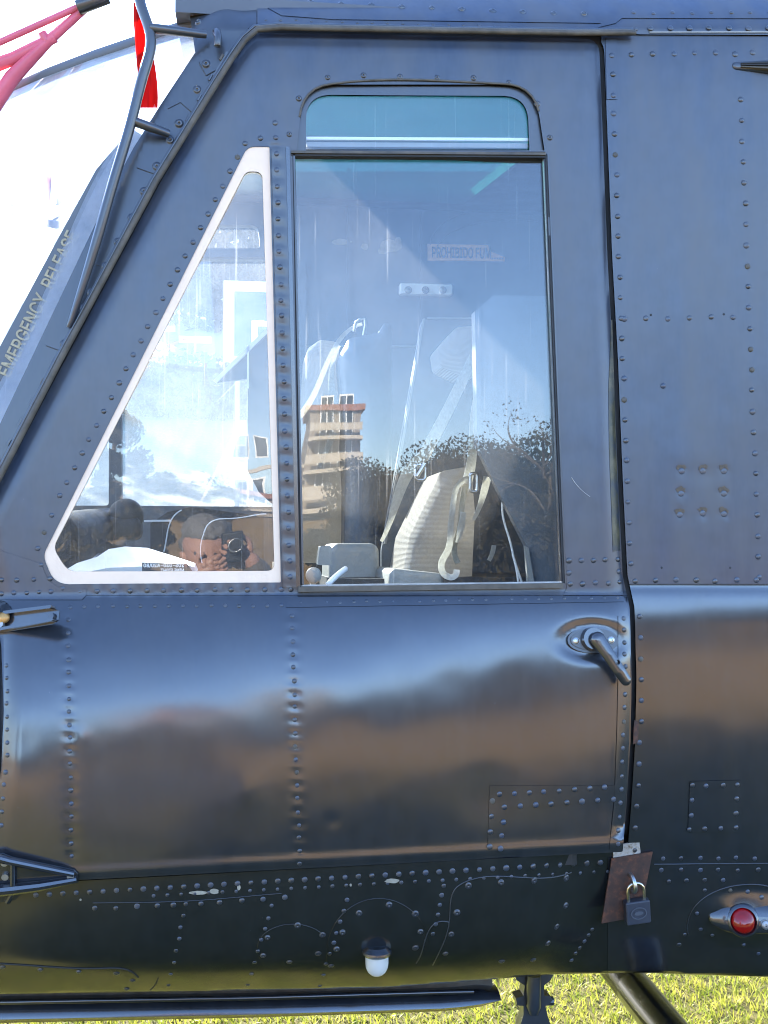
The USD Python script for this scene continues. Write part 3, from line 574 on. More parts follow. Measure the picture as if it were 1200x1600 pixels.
for pts in ([(893, 746), (903, 760), (922, 776)],): edge_line(pts, ydoor, crew_door, .0005, STEEL, .0002, 'scratch')
skin('rust_patch', Polygon([(991, 1125), (998, 1128), (997, 1160), (989, 1163)]), yrear, RUST, side_skin, .0012, lift=.001)

edge_line([(1022, 1350.5), (1200, 1349), (1460, 1348), (1760, 1347)], yrear, side_skin, lift=.0003)
# -- door handle
lens = Polygon(LineString([(-40, 0), (40, 0)]).buffer(1)); th_ = np.linspace(0, np.pi, 15)
lens = Polygon(np.vstack([np.c_[-40 * np.cos(th_), 18 * np.sin(th_) ** .9], np.c_[40 * np.cos(th_), -18 * np.sin(th_) ** .9]]))
plate = cat([trimesh.creation.extrude_polygon(lens.buffer(2), 3, engine='earcut')] + [put(trimesh.creation.extrude_polygon(lens.buffer(-2.5), 2.2, engine='earcut'), trimesh.transformations.translation_matrix((0, 0, 3)))])
F0 = frame(ydoor, 926, 1001, .002) @ np.diag([.93, .93, .93, 1])
obj('handle_plate', put(plate, F0), PAINTM, crew_door, smooth=25, label='lens-shaped plate under the door handle')
for dx, dy in ((-29, -1), (29, 1)):
    obj('plate_screw', put(put(trimesh.Trimesh(SCREW.vertices * .85, SCREW.faces, process=False), trimesh.transformations.translation_matrix((dx, dy, 5))), F0), STEEL, crew_door, smooth=30)
cyl = lambda r, h, x, y, z, s=20: put(trimesh.creation.cylinder(r, h, sections=s), trimesh.transformations.translation_matrix((x, y, z + h / 2)))
ms = [m3.Manifold.cylinder(14, 19, 17, 24).translate([-3, 2, 4])]
pts = [(1, 0, 24, 12.5), (16, -22, 25, 10.5), (34, -48, 23, 10), (45, -63, 20, 9)]
for (a, b) in zip(pts[:-1], pts[1:]):
    ms.append(m3.Manifold.batch_hull([m3.Manifold.sphere(p[3], 18).scale([1, 1, .62]).translate(list(map(float, p[:3]))) for p in (a, b)]))
lev = sum(ms[1:], ms[0]).refine_to_length(3.0)
lev = (lev - m3.Manifold.cylinder(40, 4.2, 4.2, 16).translate([30, -36, 18])).to_mesh()
lev = trimesh.Trimesh(lev.vert_properties[:, :3], lev.tri_verts)
obj('door_handle', put(lev, F0), PAINT, crew_door, smooth=40, label='dark lever handle pointing down to the rear')
# -- hinges at the frame's left edge
def bracket(c, name, label, up=1):
    u0, v0 = c
    F1 = frame(ydoor, u0, v0, .001); out = []
    poly = [(-30, 40), (8, 44), (22, 36), (112, 6), (118, -2), (118, -16), (36, -24), (20, -38), (-30, -40)]
    out.append(trimesh.creation.extrude_polygon(Polygon(poly), 3, engine='earcut'))
    out.append(tube([(-30, 36, 8), (-6, 39, 9), (6, 39, 9), (18, 34, 9), (64, 18, 8), (112, 1, 6)], [6.5, 6.5, 6.5, 6, 5.5, 4.5], 10))
    out.append(tube([(-30, -15, 10), (20, -14, 10), (60, -13, 9), (116, -9, 6)], [9, 9, 8, 6], 10))
    out.append(tube([(23, 34, 9), (21, 5, 11), (19, -20, 11), (10, -36, 8)], [4, 4, 4.5, 5], 9))
    return obj(name, put(cat(out), F1), PAINT, crew_door, smooth=25, label=label)
bracket((0, 1373), 'door_hinge', 'lower cast hinge bracket of the door, open triangular web')
F1 = frame(ydoor, 0, 1373, .001)
for x, y in ((10, 30), (9, 6), (107, -2)): obj('hinge_bolt', put(cyl(5.5, 5, x, y, 3, 10), F1), DULLSTEEL, crew_door, smooth=30)
F2 = frame(ydoor, 0, 970, .001)
up_ = [trimesh.creation.extrude_polygon(Polygon([(-30, 26), (14, 26), (24, 12), (104, 12), (116, 6), (116, -8), (104, -14), (-30, -22)]), 2.5, engine='earcut'),
       trimesh.creation.extrude_polygon(LineString([(16, 10), (104, 12)]).buffer(2.6), 12, engine='earcut'), trimesh.creation.extrude_polygon(LineString([(-30, -20), (30, -15), (110, -9)]).buffer(2.4), 12, engine='earcut'),
       put(trimesh.creation.box((44, 26, 18)), trimesh.transformations.translation_matrix((-14, 18, 9)))]
obj('door_hinge', put(cat(up_), F2), PAINT, crew_door, smooth=25, label='upper hinge recess of the door with brass coloured link')
obj('hinge_link', put(put(trimesh.creation.icosphere(2, 1.0), np.diag([15, 10, 7, 1.0]) + np.array([[0, 0, 0, 10], [0, 0, 0, 2], [0, 0, 0, 8], [0, 0, 0, 0]])), F2), BRASS, crew_door, smooth=True)
obj('hinge_bolt', put(cyl(5.5, 5, 104, -2, 2, 10), F2), PAINTM, crew_door, smooth=30); obj('hinge_bolt', put(cyl(5, 4, 12, -9, 8, 10), F2), DULLSTEEL, crew_door, smooth=30)
# -- hasp with its staple, the padlock hangs from it
hasp_pts = [(956, 1342), (1020, 1331), (1000, 1432), (940, 1443)]
yh = float(yrear(np.array(985.0), np.array(1345.0))) - .008
def yhasp(u, v): return yh + (np.asarray(v, float) - 1335) * 1.4e-4
obj('hasp_plate', raw and trimesh.Trimesh(*sheet(Polygon(hasp_pts), yhasp, .003, (20, 20))[:2], process=False), RUST, heli, label='rusty steel hasp plate over the rear edge of the door')
obj('hasp_tab', trimesh.Trimesh(*sheet(Polygon([(958, 1322), (999, 1314), (1001, 1333), (958, 1341)]), lambda u, v: yhasp(u, v) + .004, .0022, (20, 20))[:2], process=False), GALV, heli, label='worn zinc tab above the rusty hasp plate')
Fh = frame(yhasp, 986, 1376)
st = spline([(-2, 9, -2), (-1, 9, 9), (0, 2, 16), (1, -8, 16), (1, -14, 9), (1, -14, -2)], 5)
obj('hasp_staple', put(tube(st, 3.4, 10), Fh), STEEL, heli, smooth=True)
pad = thing('padlock', 'small dark padlock with bright shackle hanging from the rusty hasp plate', 'padlock', Fh[:3, 3])
Fp = Fh.copy(); Fp[:3, 3] = 0; rot = trimesh.transformations.rotation_matrix(math.radians(5), (0, 0, 1))
body = put(rbox((38, 36, 16), 2.6, 12), trimesh.transformations.translation_matrix((3, -44, 10)))
obj('lock_body', put(put(body, rot), Fp), plain('lock_black', (.03, .032, .04), .35, bump=.2), pad, smooth=30)
emb = trimesh.creation.extrude_polygon(Polygon(arc(0, 0, 12.5, 9.5, 0, 354, 30)).difference(Polygon(arc(0, 0, 10.8, 7.8, 0, 354, 30))), 1.0, engine='earcut')
emb2 = trimesh.creation.extrude_polygon(Polygon(arc(0, 0, 7, 3.2, 0, 354, 24)), .8, engine='earcut')
obj('lock_emblem', put(put(put(cat([emb, emb2]), trimesh.transformations.translation_matrix((3, -44, 18))), rot), Fp), plain('lock_relief', (.06, .064, .075), .4), pad)
sh = [(-9, -28, 10), (-9.5, -14, 10)] + [(3 + 12.5 * math.cos(t), -12 + 12 * math.sin(t), 10) for t in np.linspace(math.pi, 0, 9)] + [(15.5, -14, 10), (15, -28, 10)]
obj('lock_shackle', put(put(tube(sh, 2.7, 12), rot), Fp), plain('brass_steel', (.75, .66, .50), .22, metal=1.0, var=.08), pad, smooth=True)
# -- lamps
Fl = frame(lambda u, v: ylow(u, v), 588, 1486)
Fv = Fl.copy(); s_ = np.linalg.norm(Fl[:3, 0]); Fv[:3, 0], Fv[:3, 1], Fv[:3, 2] = np.array([1, 0, 0]) * s_, np.array([0, 0, 1]) * s_, np.array([0, -1, 0]) * s_
prof = [(0.01, 0), (27, 0), (28, -3), (25, -8), (20, -11), (17.5, -13)]
th2 = 22
def rev(prof, seg=24): return trimesh.creation.revolve(np.array(prof), sections=seg)
Mx = np.eye(4); Mx[:3, :3] = np.array([[1, 0, 0], [0, 0, 1], [0, -1, 0]]).T     # revolve axis -> the local 'up'
def upright(m, dx, dy, dz): return put(m, trimesh.transformations.translation_matrix((dx, dy, dz)) @ np.array([[1, 0, 0, 0], [0, 0, 1, 0], [0, -1, 0, 0], [0, 0, 0, 1.0]]))
obj('lamp_collar', put(upright(rev([(0.01, 6), (15, 7), (23, 1), (23.5, -2), (20, -6), (17, -8), (0.01, -8)]), 0, 2, 6), Fv), PAINT, belly_skin, smooth=35, label='dark collar of the white lamp')
obj('lamp_dome', put(upright(rev([(0.01, -38), (5, -37.4), (10, -35), (14.5, -30.5), (17.3, -24), (18, -17), (18, -5), (0.01, -5)]), 0, 2, 6), Fv), OPAL, belly_skin, smooth=50, label='white domed lamp below the door')
Fr = frame(yrear, 1160, 1437); Fr[:3, 0], Fr[:3, 1], Fr[:3, 2] = [np.linalg.norm(Fr[:3, 0]) * q for q in (norm(np.array([1, -.12, 0])), norm(np.array([0, .2, 1.0])), norm(np.array([-.12, -1, -.2])))]
socket = put(rev([(14, -9), (24, -9), (25.5, 1), (23, 5), (20, 6), (18.5, 2), (18, -9)], 30), np.eye(4))
obj('lamp_collar', put(socket, Fr), PAINT, side_skin, smooth=40, label='dark streamlined collar of the red lamp')
obj('lamp_lens', put(put(trimesh.creation.icosphere(3, 18.4), np.diag([1, 1.0, .8, 1])), Fr), REDLENS, side_skin, smooth=True, label='round red lamp lens in its blister')
obj('lamp_reflector', put(put(trimesh.creation.icosphere(2, 7), trimesh.transformations.translation_matrix((0, 0, -1))), Fr), plain('lamp_core', (.75, .08, .08), .3), side_skin, smooth=True)
tail = m3.Manifold.batch_hull([m3.Manifold.sphere(22, 20).scale([1, 1, .45]).translate([20, -1, -6]), m3.Manifold.sphere(17, 20).scale([1, 1, .5]).translate([100, -4, -9])])
tail = (tail - m3.Manifold.sphere(21, 24).translate([0, 0, 4])).to_mesh(); obj('lamp_fairing', put(trimesh.Trimesh(tail.vert_properties[:, :3], tail.tri_verts), Fr), PAINT, side_skin, smooth=40)
nosef = m3.Manifold.batch_hull([m3.Manifold.sphere(23, 24).scale([1, 1, .5]).translate([-16, 2, -6]), m3.Manifold.sphere(15, 20).scale([1, 1, .5]).translate([-34, 0, -9])])
nosef = (nosef - m3.Manifold.sphere(24, 24).translate([0, 0, 4])).to_mesh(); obj('lamp_fairing', put(trimesh.Trimesh(nosef.vert_properties[:, :3], nosef.tri_verts), Fr), PAINT, side_skin, smooth=40)
obj('lamp_screw', put(put(trimesh.Trimesh(SCREW.vertices * 1.0, SCREW.faces, process=False), trimesh.transformations.translation_matrix((33, -5, 4))), Fr), DULLSTEEL, side_skin, smooth=30)
# -- finned blister at the upper right
Fb = frame(yrear, 1150, 103)
bl = m3.Manifold.batch_hull([m3.Manifold.sphere(6, 14).scale([1, 1, .5]).translate([0, 0, 0]), m3.Manifold.sphere(16, 20).scale([1.4, 1, .8]).translate([110, 2, 0])]).to_mesh()
bl_ = obj('blister', put(trimesh.Trimesh(bl.vert_properties[:, :3], bl.tri_verts), Fb), PAINTM, rear_panel, smooth=40, label='pointed ribbed blister at the upper right')
for k, (a, b) in enumerate(((5, 9), (0, 1), (-7, -11))):
    obj('blister_fin', put(tube([(6, a * .4, 4.0), (60, a * .8, 11), (110, b * 1.1, 14)], [1.2, 2.2, 2.6], 7), Fb), SEAL if k < 2 else RUSTY, rear_panel, smooth=True)
# -- grab rail ahead of the post
g1 = [(218, -20), (226, 25), (236, 62), (226, 110), (205, 190), (180, 275), (150, 380), (125, 460), (108, 512)]
yy = [-.005, -.012, -.016, -.018, -.018, -.018, -.016, -.01, -.002]
s = spline([P(a, b, c) for (a, b), c in zip(g1, yy)], 6)
rail = obj('cable_cutter_rail', tube(s, np.interp(np.linspace(0, 1, len(s)), [0, .75, 1], [.0082, .0078, .0045]), 14), PAINTM, heli, smooth=True, label='bent dark tube standing ahead of the windscreen post')
for a, b, c, d in ((234, 44, 322, 54), (207, 189, 264, 209)):
    obj('rail_stay', tube([P(a, b, -.016), P((a + c) / 2, (b + d) / 2, -.013), P(c, d, -.003)], [.0075, .0072, .006], 12), PAINTM, rail, smooth=True)
obj('rail_plug', tube([P(338, 50, -.004), P(341, 58, -.012), P(340, 72, -.012)], [.007, .006, .006], 10), PAINTM, pillar, smooth=True)
# -- windscreen, its side rail with stencilled words
ew = [(-90, 835), (0, 662), (100, 470), (180, 285), (208, 232), (250, 165), (303, 82), (330, 25)]
es = np.array(ew, float); E = P(es[:, 0] + 16, es[:, 1] + 8, np.r_[np.full(len(es) - 1, .03), .05])
def screen_pts(E, n=24):
    out = []
    for e in E:
        a = np.linspace(0, 1, n); yv = e[1] + 1.87 * a; bulge = .62 * (1 - np.abs(2 * a - 1) ** 2.3)
        out.append(np.c_[e[0] - bulge, yv, e[2] + .16 * a - .1 * bulge])
    return np.array(out)
S = screen_pts(spline(E, 4)); S[:, :, 0] -= (np.linspace(0, 1, S.shape[1]) ** 2 * .28)[None]; nr, nc = S.shape[:2]
V = S.reshape(-1, 3); F = [(i * nc + j, i * nc + j + 1, (i + 1) * nc + j + 1) for i in range(nr - 1) for j in range(nc - 1)] + [(i * nc + j, (i + 1) * nc + j + 1, (i + 1) * nc + j) for i in range(nr - 1) for j in range(nc - 1)]
tm = trimesh.Trimesh(V, np.array(F), process=False); vn = tm.vertex_normals
k = len(V); tm2 = trimesh.Trimesh(np.vstack([V, V - vn * .004]), np.vstack([F, np.array(F)[:, ::-1] + k]), process=False)
obj('windscreen', tm2, SCREEN, heli, smooth=True, label='dusty curved windscreen burnt out by the sun')
mid = S[:, nc // 2]; obj('windscreen_centre_post', tube(mid + [.012, 0, 0], .018, 8), PAINTM, heli, smooth=True)
far = S[:, -1]; obj('windscreen_far_post', tube(far + [.02, 0, 0], .008, 8), INNER, heli, smooth=True)
obj('windscreen_sill', tube(S[0] + [0.01, 0, -.03], .05, 8), PAINTM, heli, smooth=True); obj('windscreen_header', tube(S[-1] + [0.01, 0, .01], .012, 8), INNER, heli, smooth=True)
siderail = obj('windscreen_side_rail', slab([(-60, 690), (-10, 690), (40, 640), (215, 300), (228, 215), (205, 200), (150, 265), (92, 370), (-10, 560), (-60, 640)], .07, .02), ARMOR, heli, label='blue-grey rail inside the windscreen with stencilled words')
def lettering(text, height, origin, xd, yd, m, parent, name='lettering', bold=False, depth=.0008, gap=False):
    t = meshkit.text_mesh(text, height, depth, bold=bold); zd = np.cross(xd, yd)
    M = np.eye(4); M[:3, 0], M[:3, 1], M[:3, 2], M[:3, 3] = xd, yd, zd, origin
    return obj(name, put(t, M), m, parent)
o = P(14, 592,   .0685); xd = norm(P(110, 396,   .0685) - o); zd = np.array([0, -1.0, 0]); yd = np.cross(zd, xd)
lettering('EMERGENCY  RELEASE', .0205, o, xd * .82, yd, STENCIL, siderail, bold=True)
Lw = np.linalg.norm(P(110, 396,   .0685) - o)
# dark wiper arms across the burnt-out screen, pink flare put into their colour
wip = obj('windscreen_wiper', cat([tube([P(-60, 92, .30), P(0, 66, .29), P(138, 4, .27), P(170, -14, .26)], .006, 8), tube([P(-40, 210, .33), P(20, 120, .31), P(80, 60, .29), P(150, -2, .27)], [.016, .014, .009, .007], 8),
          tube([P(-30, 110, .31), P(20, 92, .31), P(86, 58, .29)], [.014, .012, .010], 8), tube([P(66, 52, .29), P(74, 66, .29)], .008, 8)]), FLARERED, heli, smooth=True, label='wiper arms coloured red by painted flare, crossing the top of the windscreen')
obj('wiper_pivot', tube([P(122, 12, .27), P(168, -6, .26)], .013, 10), PAINTM, wip, smooth=True)
def cloth(name, label, pts, w, y, m=REDCLOTH):
    s = spline(np.array([(a, b, y) for a, b in pts], float), 8); n = len(s); t = np.linspace(0, 1, n); W = np.interp(t, np.linspace(0, 1, len(w)), w); cols = 7; V = []
    for i in range(n):
        for j in range(cols):
            c = j / (cols - 1) - .5; V.append(P(s[i, 0] + c * W[i], s[i, 1], y + .006 * math.sin(j * 1.7 + i * .25)))
    F = [(i * cols + j, i * cols + j + 1, (i + 1) * cols + j + 1) for i in range(n - 1) for j in range(cols - 1)] + [(i * cols + j, (i + 1) * cols + j + 1, (i + 1) * cols + j) for i in range(n - 1) for j in range(cols - 1)]
    V = np.array(V); k = len(V); F = np.array(F)
    p = obj(name, trimesh.Trimesh(np.vstack([V, V + [0, .0012, 0]]), np.vstack([F, F[:, ::-1] + k]), process=False), m, smooth=True); return tag(p, label, 'streamer', None)
cloth('warning_streamer', 'broad red cloth streamer hanging inside the windscreen beside its post', [(222, -30), (222, 60), (230, 120), (230, 168)], [14, 20, 28, 32], .045)
cloth('warning_streamer', 'short narrow red streamer low inside the windscreen', [(76, 275), (71, 320), (64, 366)], [10, 12, 14], .16)

# ---------------------------------------------------------------- cabin shell
FY = 1.9
far_poly = Polygon([(-160, 860), (60, 600), (225, 268), (2600, 268), (2600, 955), (-160, 955)])
WIN = rounded([(190, 404), (446, 404), (452, 792), (190, 790)], 8); ARCW = rounded([(236, 388), (240, 351), (404, 351), (406, 388)], [2, 16, 16, 4], 6)
TRIW = rounded([(170, 500), (170, 790), (112, 790)], 6)
far_wall = obj('far_side', trimesh.Trimesh(*sheet(far_poly.difference(Polygon(WIN)).difference(Polygon(ARCW)).difference(Polygon(TRIW)), flat(FY), .04, (60, 60))[:2], process=False), INNER, heli, label='inside of the far cabin side with door windows')
for w in (WIN, ARCW, TRIW): obj('far_pane', slab(Polygon(w).buffer(3).exterior.coords[:-1], FY + .015, .004), FARPANE, far_wall)
bar('far_window_rail', [(188, 397), (450, 397)], 9, FY - .012, INNER, far_wall, .01)
for p in ([(452, 410), (478, 410), (478, 880), (452, 880)],): obj('far_door_frame', slab(p, FY - .02, .018), INNER, far_wall)
for a in ((545, 262, 545, 560), (660, 330, 660, 560)): bar('wall_stringer', [(a[0], a[1]), (a[2], a[3])], 5, FY - .012, INNER, far_wall, .012)
bar('wall_stringer', [(470, 541), (900, 541)], 2.5, FY - .014, GREYPLASTIC, far_wall, .012)
edge_line(arc(790, 385, 118, 62, 178, 60, 9), flat(FY), far_wall, .002, INNER, .002, 'wall_trim'); edge_line(arc(800, 392, 118, 48, 178, 70, 9), flat(FY), far_wall, .002, INNER, .002, 'wall_trim')
for a, b, w, h_ in ((533, 378, 26, 8), (570, 385, 10, 9), (610, 384, 30, 16), (598, 392, 14, 8), (622, 376, 8, 10)):
    p = [(a + w / 2 * math.cos(t) * (1 + .4 * rng.random()), b + h_ / 2 * math.sin(t) * (1 + .4 * rng.random())) for t in np.linspace(0, 2 * math.pi, 12)[:-1]]
    obj('flaked_paint', slab(p, FY - .001, .0012), FLAKE, far_wall)
plc = obj('placard', slab([(668, 381), (763, 383), (765, 392), (789, 402), (789, 408), (668, 407)], FY - .003, .003), PLACARD, far_wall, label='faded torn no-smoking placard in Spanish')
o = P(674, 402, FY - .0032); e = P(766, 403.5, FY - .0032); xd = norm(e - o); t_ = meshkit.text_mesh('PROHIBIDO FUM', .034, .001, bold=True)
sx = np.linalg.norm(e - o) / t_.extents[0]; sy = .0352 / .034
M = np.eye(4); M[:3, 0], M[:3, 1], M[:3, 2], M[:3, 3] = xd * sx, np.array([0, 0, 1]), np.array([0, -1, 0]), o
obj('lettering', put(t_, M), INK, far_wall)
for k in range(5): obj('letter_remnant', slab([(768 + k * 4, 402.5), (770.5 + k * 4, 402.8), (770.5 + k * 4, 405), (768 + k * 4, 405)], FY - .0042, .001), INK, far_wall)
hd = obj('handle_bracket', put(rbox((.175, .035, .035), .005, 10), trimesh.transformations.translation_matrix(P(665, 453, FY - .03))), WHITE, far_wall, smooth=35, label='white bracket with three screws on the far cabin side')
for du, m in ((638, DULLSTEEL), (665, INK), (692, DULLSTEEL)): obj('bracket_screw', put(trimesh.Trimesh(SCREW.vertices * .0017, SCREW.faces, process=False), np.vstack([np.c_[np.array([[1, 0, 0], [0, 0, -1], [0, 1, 0]]).T @ np.diag([1, 1, 1]), P(du, 453, FY - .05)], [0, 0, 0, 1]]) @ np.diag([1, -1, -1, 1.0])), m, far_wall, smooth=30)
# roof with two green panels, floor, belly, ends
x0, x1 = -.35, 1.45
def zr(y): return H + .845 + .147 * y
def plate3(name, quad, th, m, parent, label=None, holes=()):
    """quad: outline in (x, y) laid on the roof's slope."""
    pg = Polygon(quad)
    for h in holes: pg = pg.difference(Polygon(h))
    ms = []
    t = trimesh.creation.extrude_polygon(pg, th, engine='earcut'); t.vertices[:, 2] += zr(t.vertices[:, 1]); return obj(name, t, m, parent, label=label)
H1 = [(-.04, .3), (.72, .3), (.72, 1.0), (-.04, 1.0)]; H2 = [(-.04, 1.08), (.72, 1.08), (.72, 1.75), (-.04, 1.75)]
roof = plate3('roof', [(-.10, .03), (1.5, .03), (1.5, 1.93), (-.10, 1.93)], .03, INNER, heli, 'cabin roof with two green tinted panels', (H1, H2))
for h in (H1, H2): plate3('roof_pane', Polygon(h).buffer(.01).exterior.coords[:-1], .004, GREEN, roof)
z0 = H - .46
floor = trimesh.creation.box((2.4, 1.84, .02)); floor.vertices[:, 2] += .07 * (floor.vertices[:, 1] + .94); floor.apply_translation((.35, .975, z0)); obj('cabin_floor', floor, INNERD, heli)
ub = np.arange(-420, 1761, 20.0); lead = P(ub, vb(ub), np.where(ub < 985, ylow(ub, vb(ub) - .1), yrear(ub, vb(ub) - .1)) + .001)
prof = [(0, 0), (.03, -.012), (.12, -.02), (.5, -.02), (1.2, .03), (1.55, .07), (1.75, .25), (1.8, .5)]
V = np.vstack([lead + [0, a, b] for a, b in prof]); n = len(ub)
F = [(i * n + j, i * n + j + 1, (i + 1) * n + j + 1) for i in range(len(prof) - 1) for j in range(n - 1)] + [(i * n + j, (i + 1) * n + j + 1, (i + 1) * n + j) for i in range(len(prof) - 1) for j in range(n - 1)]
bt = trimesh.Trimesh(V, np.array(F), process=False); bv = bt.vertex_normals
obj('belly', trimesh.Trimesh(np.vstack([V, V + bv * .004 * (1 if bv[:, 2].mean() > 0 else -1)]), np.vstack([np.array(F), np.array(F)[:, ::-1] + len(V)]), process=False), LOWPAINT, heli, smooth=True)
obj('aft_wall', bx(1.42, .96, H + .1, .02, 1.85, 1.9), INNER, heli)
nb = trimesh.creation.icosphere(3, 1.0); nb.vertices *= [.62, .93, .42]; nb.vertices[:, 2] *= np.where(nb.vertices[:, 2] > 0, .75, 1.1); nb.apply_translation((-.62, .97, H - .28)); obj('nose', nb, PAINT, heli, smooth=True, label='rounded nose below the windscreen')
# instrument hood, dark, low in the three-cornered window
hood = m3.Manifold.batch_hull([m3.Manifold.sphere(.05, 20).translate([float(a), float(b), float(c)]) for a, b, c in ((-.36, .55, H + .02), (-.36, 1.45, H + .06), (-.62, .6, H - .02), (-.62, 1.4, H + .0), (-.34, .55, H - .25), (-.34, 1.45, H - .25), (-.55, .6, H - .3), (-.55, 1.4, H - .3))]).to_mesh()
obj('instrument_hood', trimesh.Trimesh(hood.vert_properties[:, :3], hood.tri_verts), INNERD, heli, smooth=40, label='black instrument hood inside the windscreen')
kn = cat([put(trimesh.creation.icosphere(3, .045), trimesh.transformations.translation_matrix(P(197, 806, 1.2))), put(rbox((.2, .1, .06), .02), trimesh.transformations.translation_matrix(P(160, 826, 1.2)))])
obj('standby_compass', kn, INNERD, heli, smooth=40)
obj('cockpit_console', slab([(235, 818), (262, 800), (300, 792), (360, 800), (412, 806), (412, 900), (235, 900)], 1.05, .25), INNERD, heli)
obj('console_lip', slab([(225, 812.5), (268, 812), (268, 815), (225, 815.5)], 1.04, .02), WHITE, heli)
obj('map_pocket', trimesh.Trimesh(*sheet(Polygon([(98, 893), (120, 880), (152, 870), (170, 858), (195, 854), (230, 856), (262, 866), (305, 880), (303, 886), (286, 880), (262, 884), (236, 884), (200, 886), (170, 887), (140, 893)]), lambda u, v: .20 + .12 * np.sin((np.asarray(u) - 90) / 70.0) + (np.asarray(v) - 870) * -.004, .012, (12, 6))[:2], process=False), WHITE, heli, smooth=40, label='white cover lit by the sun behind the lower edge of the three-cornered window')
deck = obj('data_plate', slab([(222, 879), (292, 881), (304, 896), (222, 897)], .03, .002), INNERD, heli, label='black plate with white reversed figures at the lower edge of the three-cornered window')
for tx, (a, b), wpx in (('205-030-A20\\80', (288, 886), 62), ('NINE EIGHT', (288, 894), 36)):
    t_ = meshkit.text_mesh(tx, .0055, .0006, bold=True); M = np.eye(4); f_ = wpx / 1000 / t_.extents[0]
    M[:3, 0], M[:3, 1], M[:3, 2], M[:3, 3] = np.array([-f_, 0, 0]), np.array([0, 0, 1]), np.array([0, 1, 0]), P(a, b, .0285); tt = put(t_, M); tt.invert(); obj('lettering', tt, WHITE, deck)
edge_line([(318, 835), (338, 812), (366, 810), (392, 806), (416, 803)], flat(.5), heli, .0012, WHITE, 0, 'cable'); edge_line([(316, 880), (314, 850), (318, 835)], flat(.5), heli, .0010, WHITE, 0, 'cable')
edge_line([(256, 862), (262, 830), (268, 812), (284, 797)], flat(.9), heli, .0016, WHITE, 0, 'cable')
# ---------------------------------------------------------------- seats
def strap(pts, w, m, parent, name='belt', **k): return obj(name, ribbon(pts, w), m, parent, smooth=40, **k)
ps = thing('pilot_seat', 'armoured seat with pale belts just behind the sliding window', 'seat', P(760, 900, .5))
def S_(mesh): m = mesh.copy(); m.apply_translation(-P(760, 900, .5)); return m
def sobj(name, mesh, m, parent=ps, **k): return obj(name, S_(mesh), m, parent, **k)
arm = Polygon([(743, 486), (752, 478), (771, 461), (868, 463), (960, 463), (960, 940), (828, 940), (822, 853), (776, 762), (746, 700)])
sobj('armour_wing', slab(arm.exterior.coords[:-1], .20, .018), ARMOR, label='tall grey armour plate beside the door')
sobj('armour_wing_edge', slab([(742, 486), (751, 480), (753, 694), (746, 700)], .196, .03), ARMOR)
sobj('armour_bead', slab([(820, 853), (826, 856), (835, 912), (825, 912)], .19, .008), GREYPLASTIC)
sobj('backrest_shell', slab(rounded([(660, 496), (930, 496), (930, 930), (596, 930), (596, 860)], [14, 8, 4, 4, 40]), .82, .02), ARMOR, label='grey armour plate on the inner side of the seat')
for p in ([(661, 498), (664, 497), (604, 850), (600, 850)], [(668, 496), (745, 496), (745, 498.5), (668, 498.5)]): sobj('shell_edge', slab(p, .812, .006), GREYPLASTIC)
def cushion(pts, y, th, bulge=.03):
    pg = Polygon(pts); v, f, n_ = sheet(pg, lambda u, w: y - bulge * np.clip(shapely.distance(pg.exterior, shapely.points(np.ravel(u), np.ravel(w))).reshape(np.shape(u)) / 26, 0, 1) ** .6, th, (8, 8), along=th); return trimesh.Trimesh(v, f, process=False)
sobj('backrest', cushion(rounded([(690, 736), (736, 728), (742, 800), (736, 930), (622, 930), (640, 838), (668, 780)], 14), .50, .2, .05), MESHF, label='woven mesh backrest lit by the sun', smooth=True)
sobj('headrest', cushion(rounded([(684, 545), (712, 512), (746, 508), (746, 590), (720, 588), (688, 572)], 12), .62, .1, .03), MESHF, label='mesh headrest lit green through the roof', smooth=True)
sobj('seat_cushion', put(rbox((.105, .30, .10), .012, 12), trimesh.transformations.translation_matrix(P(630, 928, .5)) @ trimesh.transformations.rotation_matrix(.1, (0, 1, 0))), GREYPLASTIC, smooth=40)
sobj('seat_base', slab([(520, 905), (880, 900), (880, 1060), (520, 1060)], .42, .35), INNERD)
sobj('armrest', put(rbox((.105, .22, .13), .02, 14), trimesh.transformations.translation_matrix(P(546, 896, .66))), GREYPLASTIC, smooth=40)
sobj('side_lever', tube(S_ and spline([P(512, 914, .15), P(528, 898, .16), P(540, 889, .18)], 4), .005, 8), WHITE, smooth=True)
sobj('switch_box', slab(rounded([(500, 853), (518, 853), (518, 883), (496, 883)], 3), .3, .04), GREYPLASTIC)
b1 = strap([(748, 540, .5), (720, 600, .47), (690, 660, .42), (660, 716, .36)], [14, 17, 18, 19], BELT, ps); b1.GetAttribute('points').Set(Vt.Vec3fArray.FromNumpy((np.array(b1.GetAttribute('points').Get()) - P(760, 900, .5)).astype(np.float32)))
def pstrap(pts, w, m=BELT, name='belt', **k):
    q = obj(name, S_(ribbon(pts, w)), m, ps, smooth=40, **k); return q
pstrap([(664, 712, .33), (640, 735, .33), (624, 770, .34), (612, 808, .36), (596, 846, .38)], [17, 19, 15, 9, 5])
pstrap([(744, 625, .45), (740, 680, .40), (737, 720, .34), (730, 752, .30)], [10, 14, 14, 16])
pstrap([(732, 748, .28), (716, 758, .28), (708, 790, .28), (704, 830, .28), (700, 860, .28), (690, 880, .28), (694, 897, .28), (706, 902, .27), (714, 890, .27)], [10, 8, 9, 9, 9, 10, 10, 10, 9])
pstrap([(728, 756, .31), (722, 790, .31), (716, 830, .31), (710, 858, .31), (716, 880, .31)], [10, 9, 7, 8, 9], BELTD)
pstrap([(724, 800, .295), (720, 826, .295), (714, 848, .295)], [8, 11, 4])
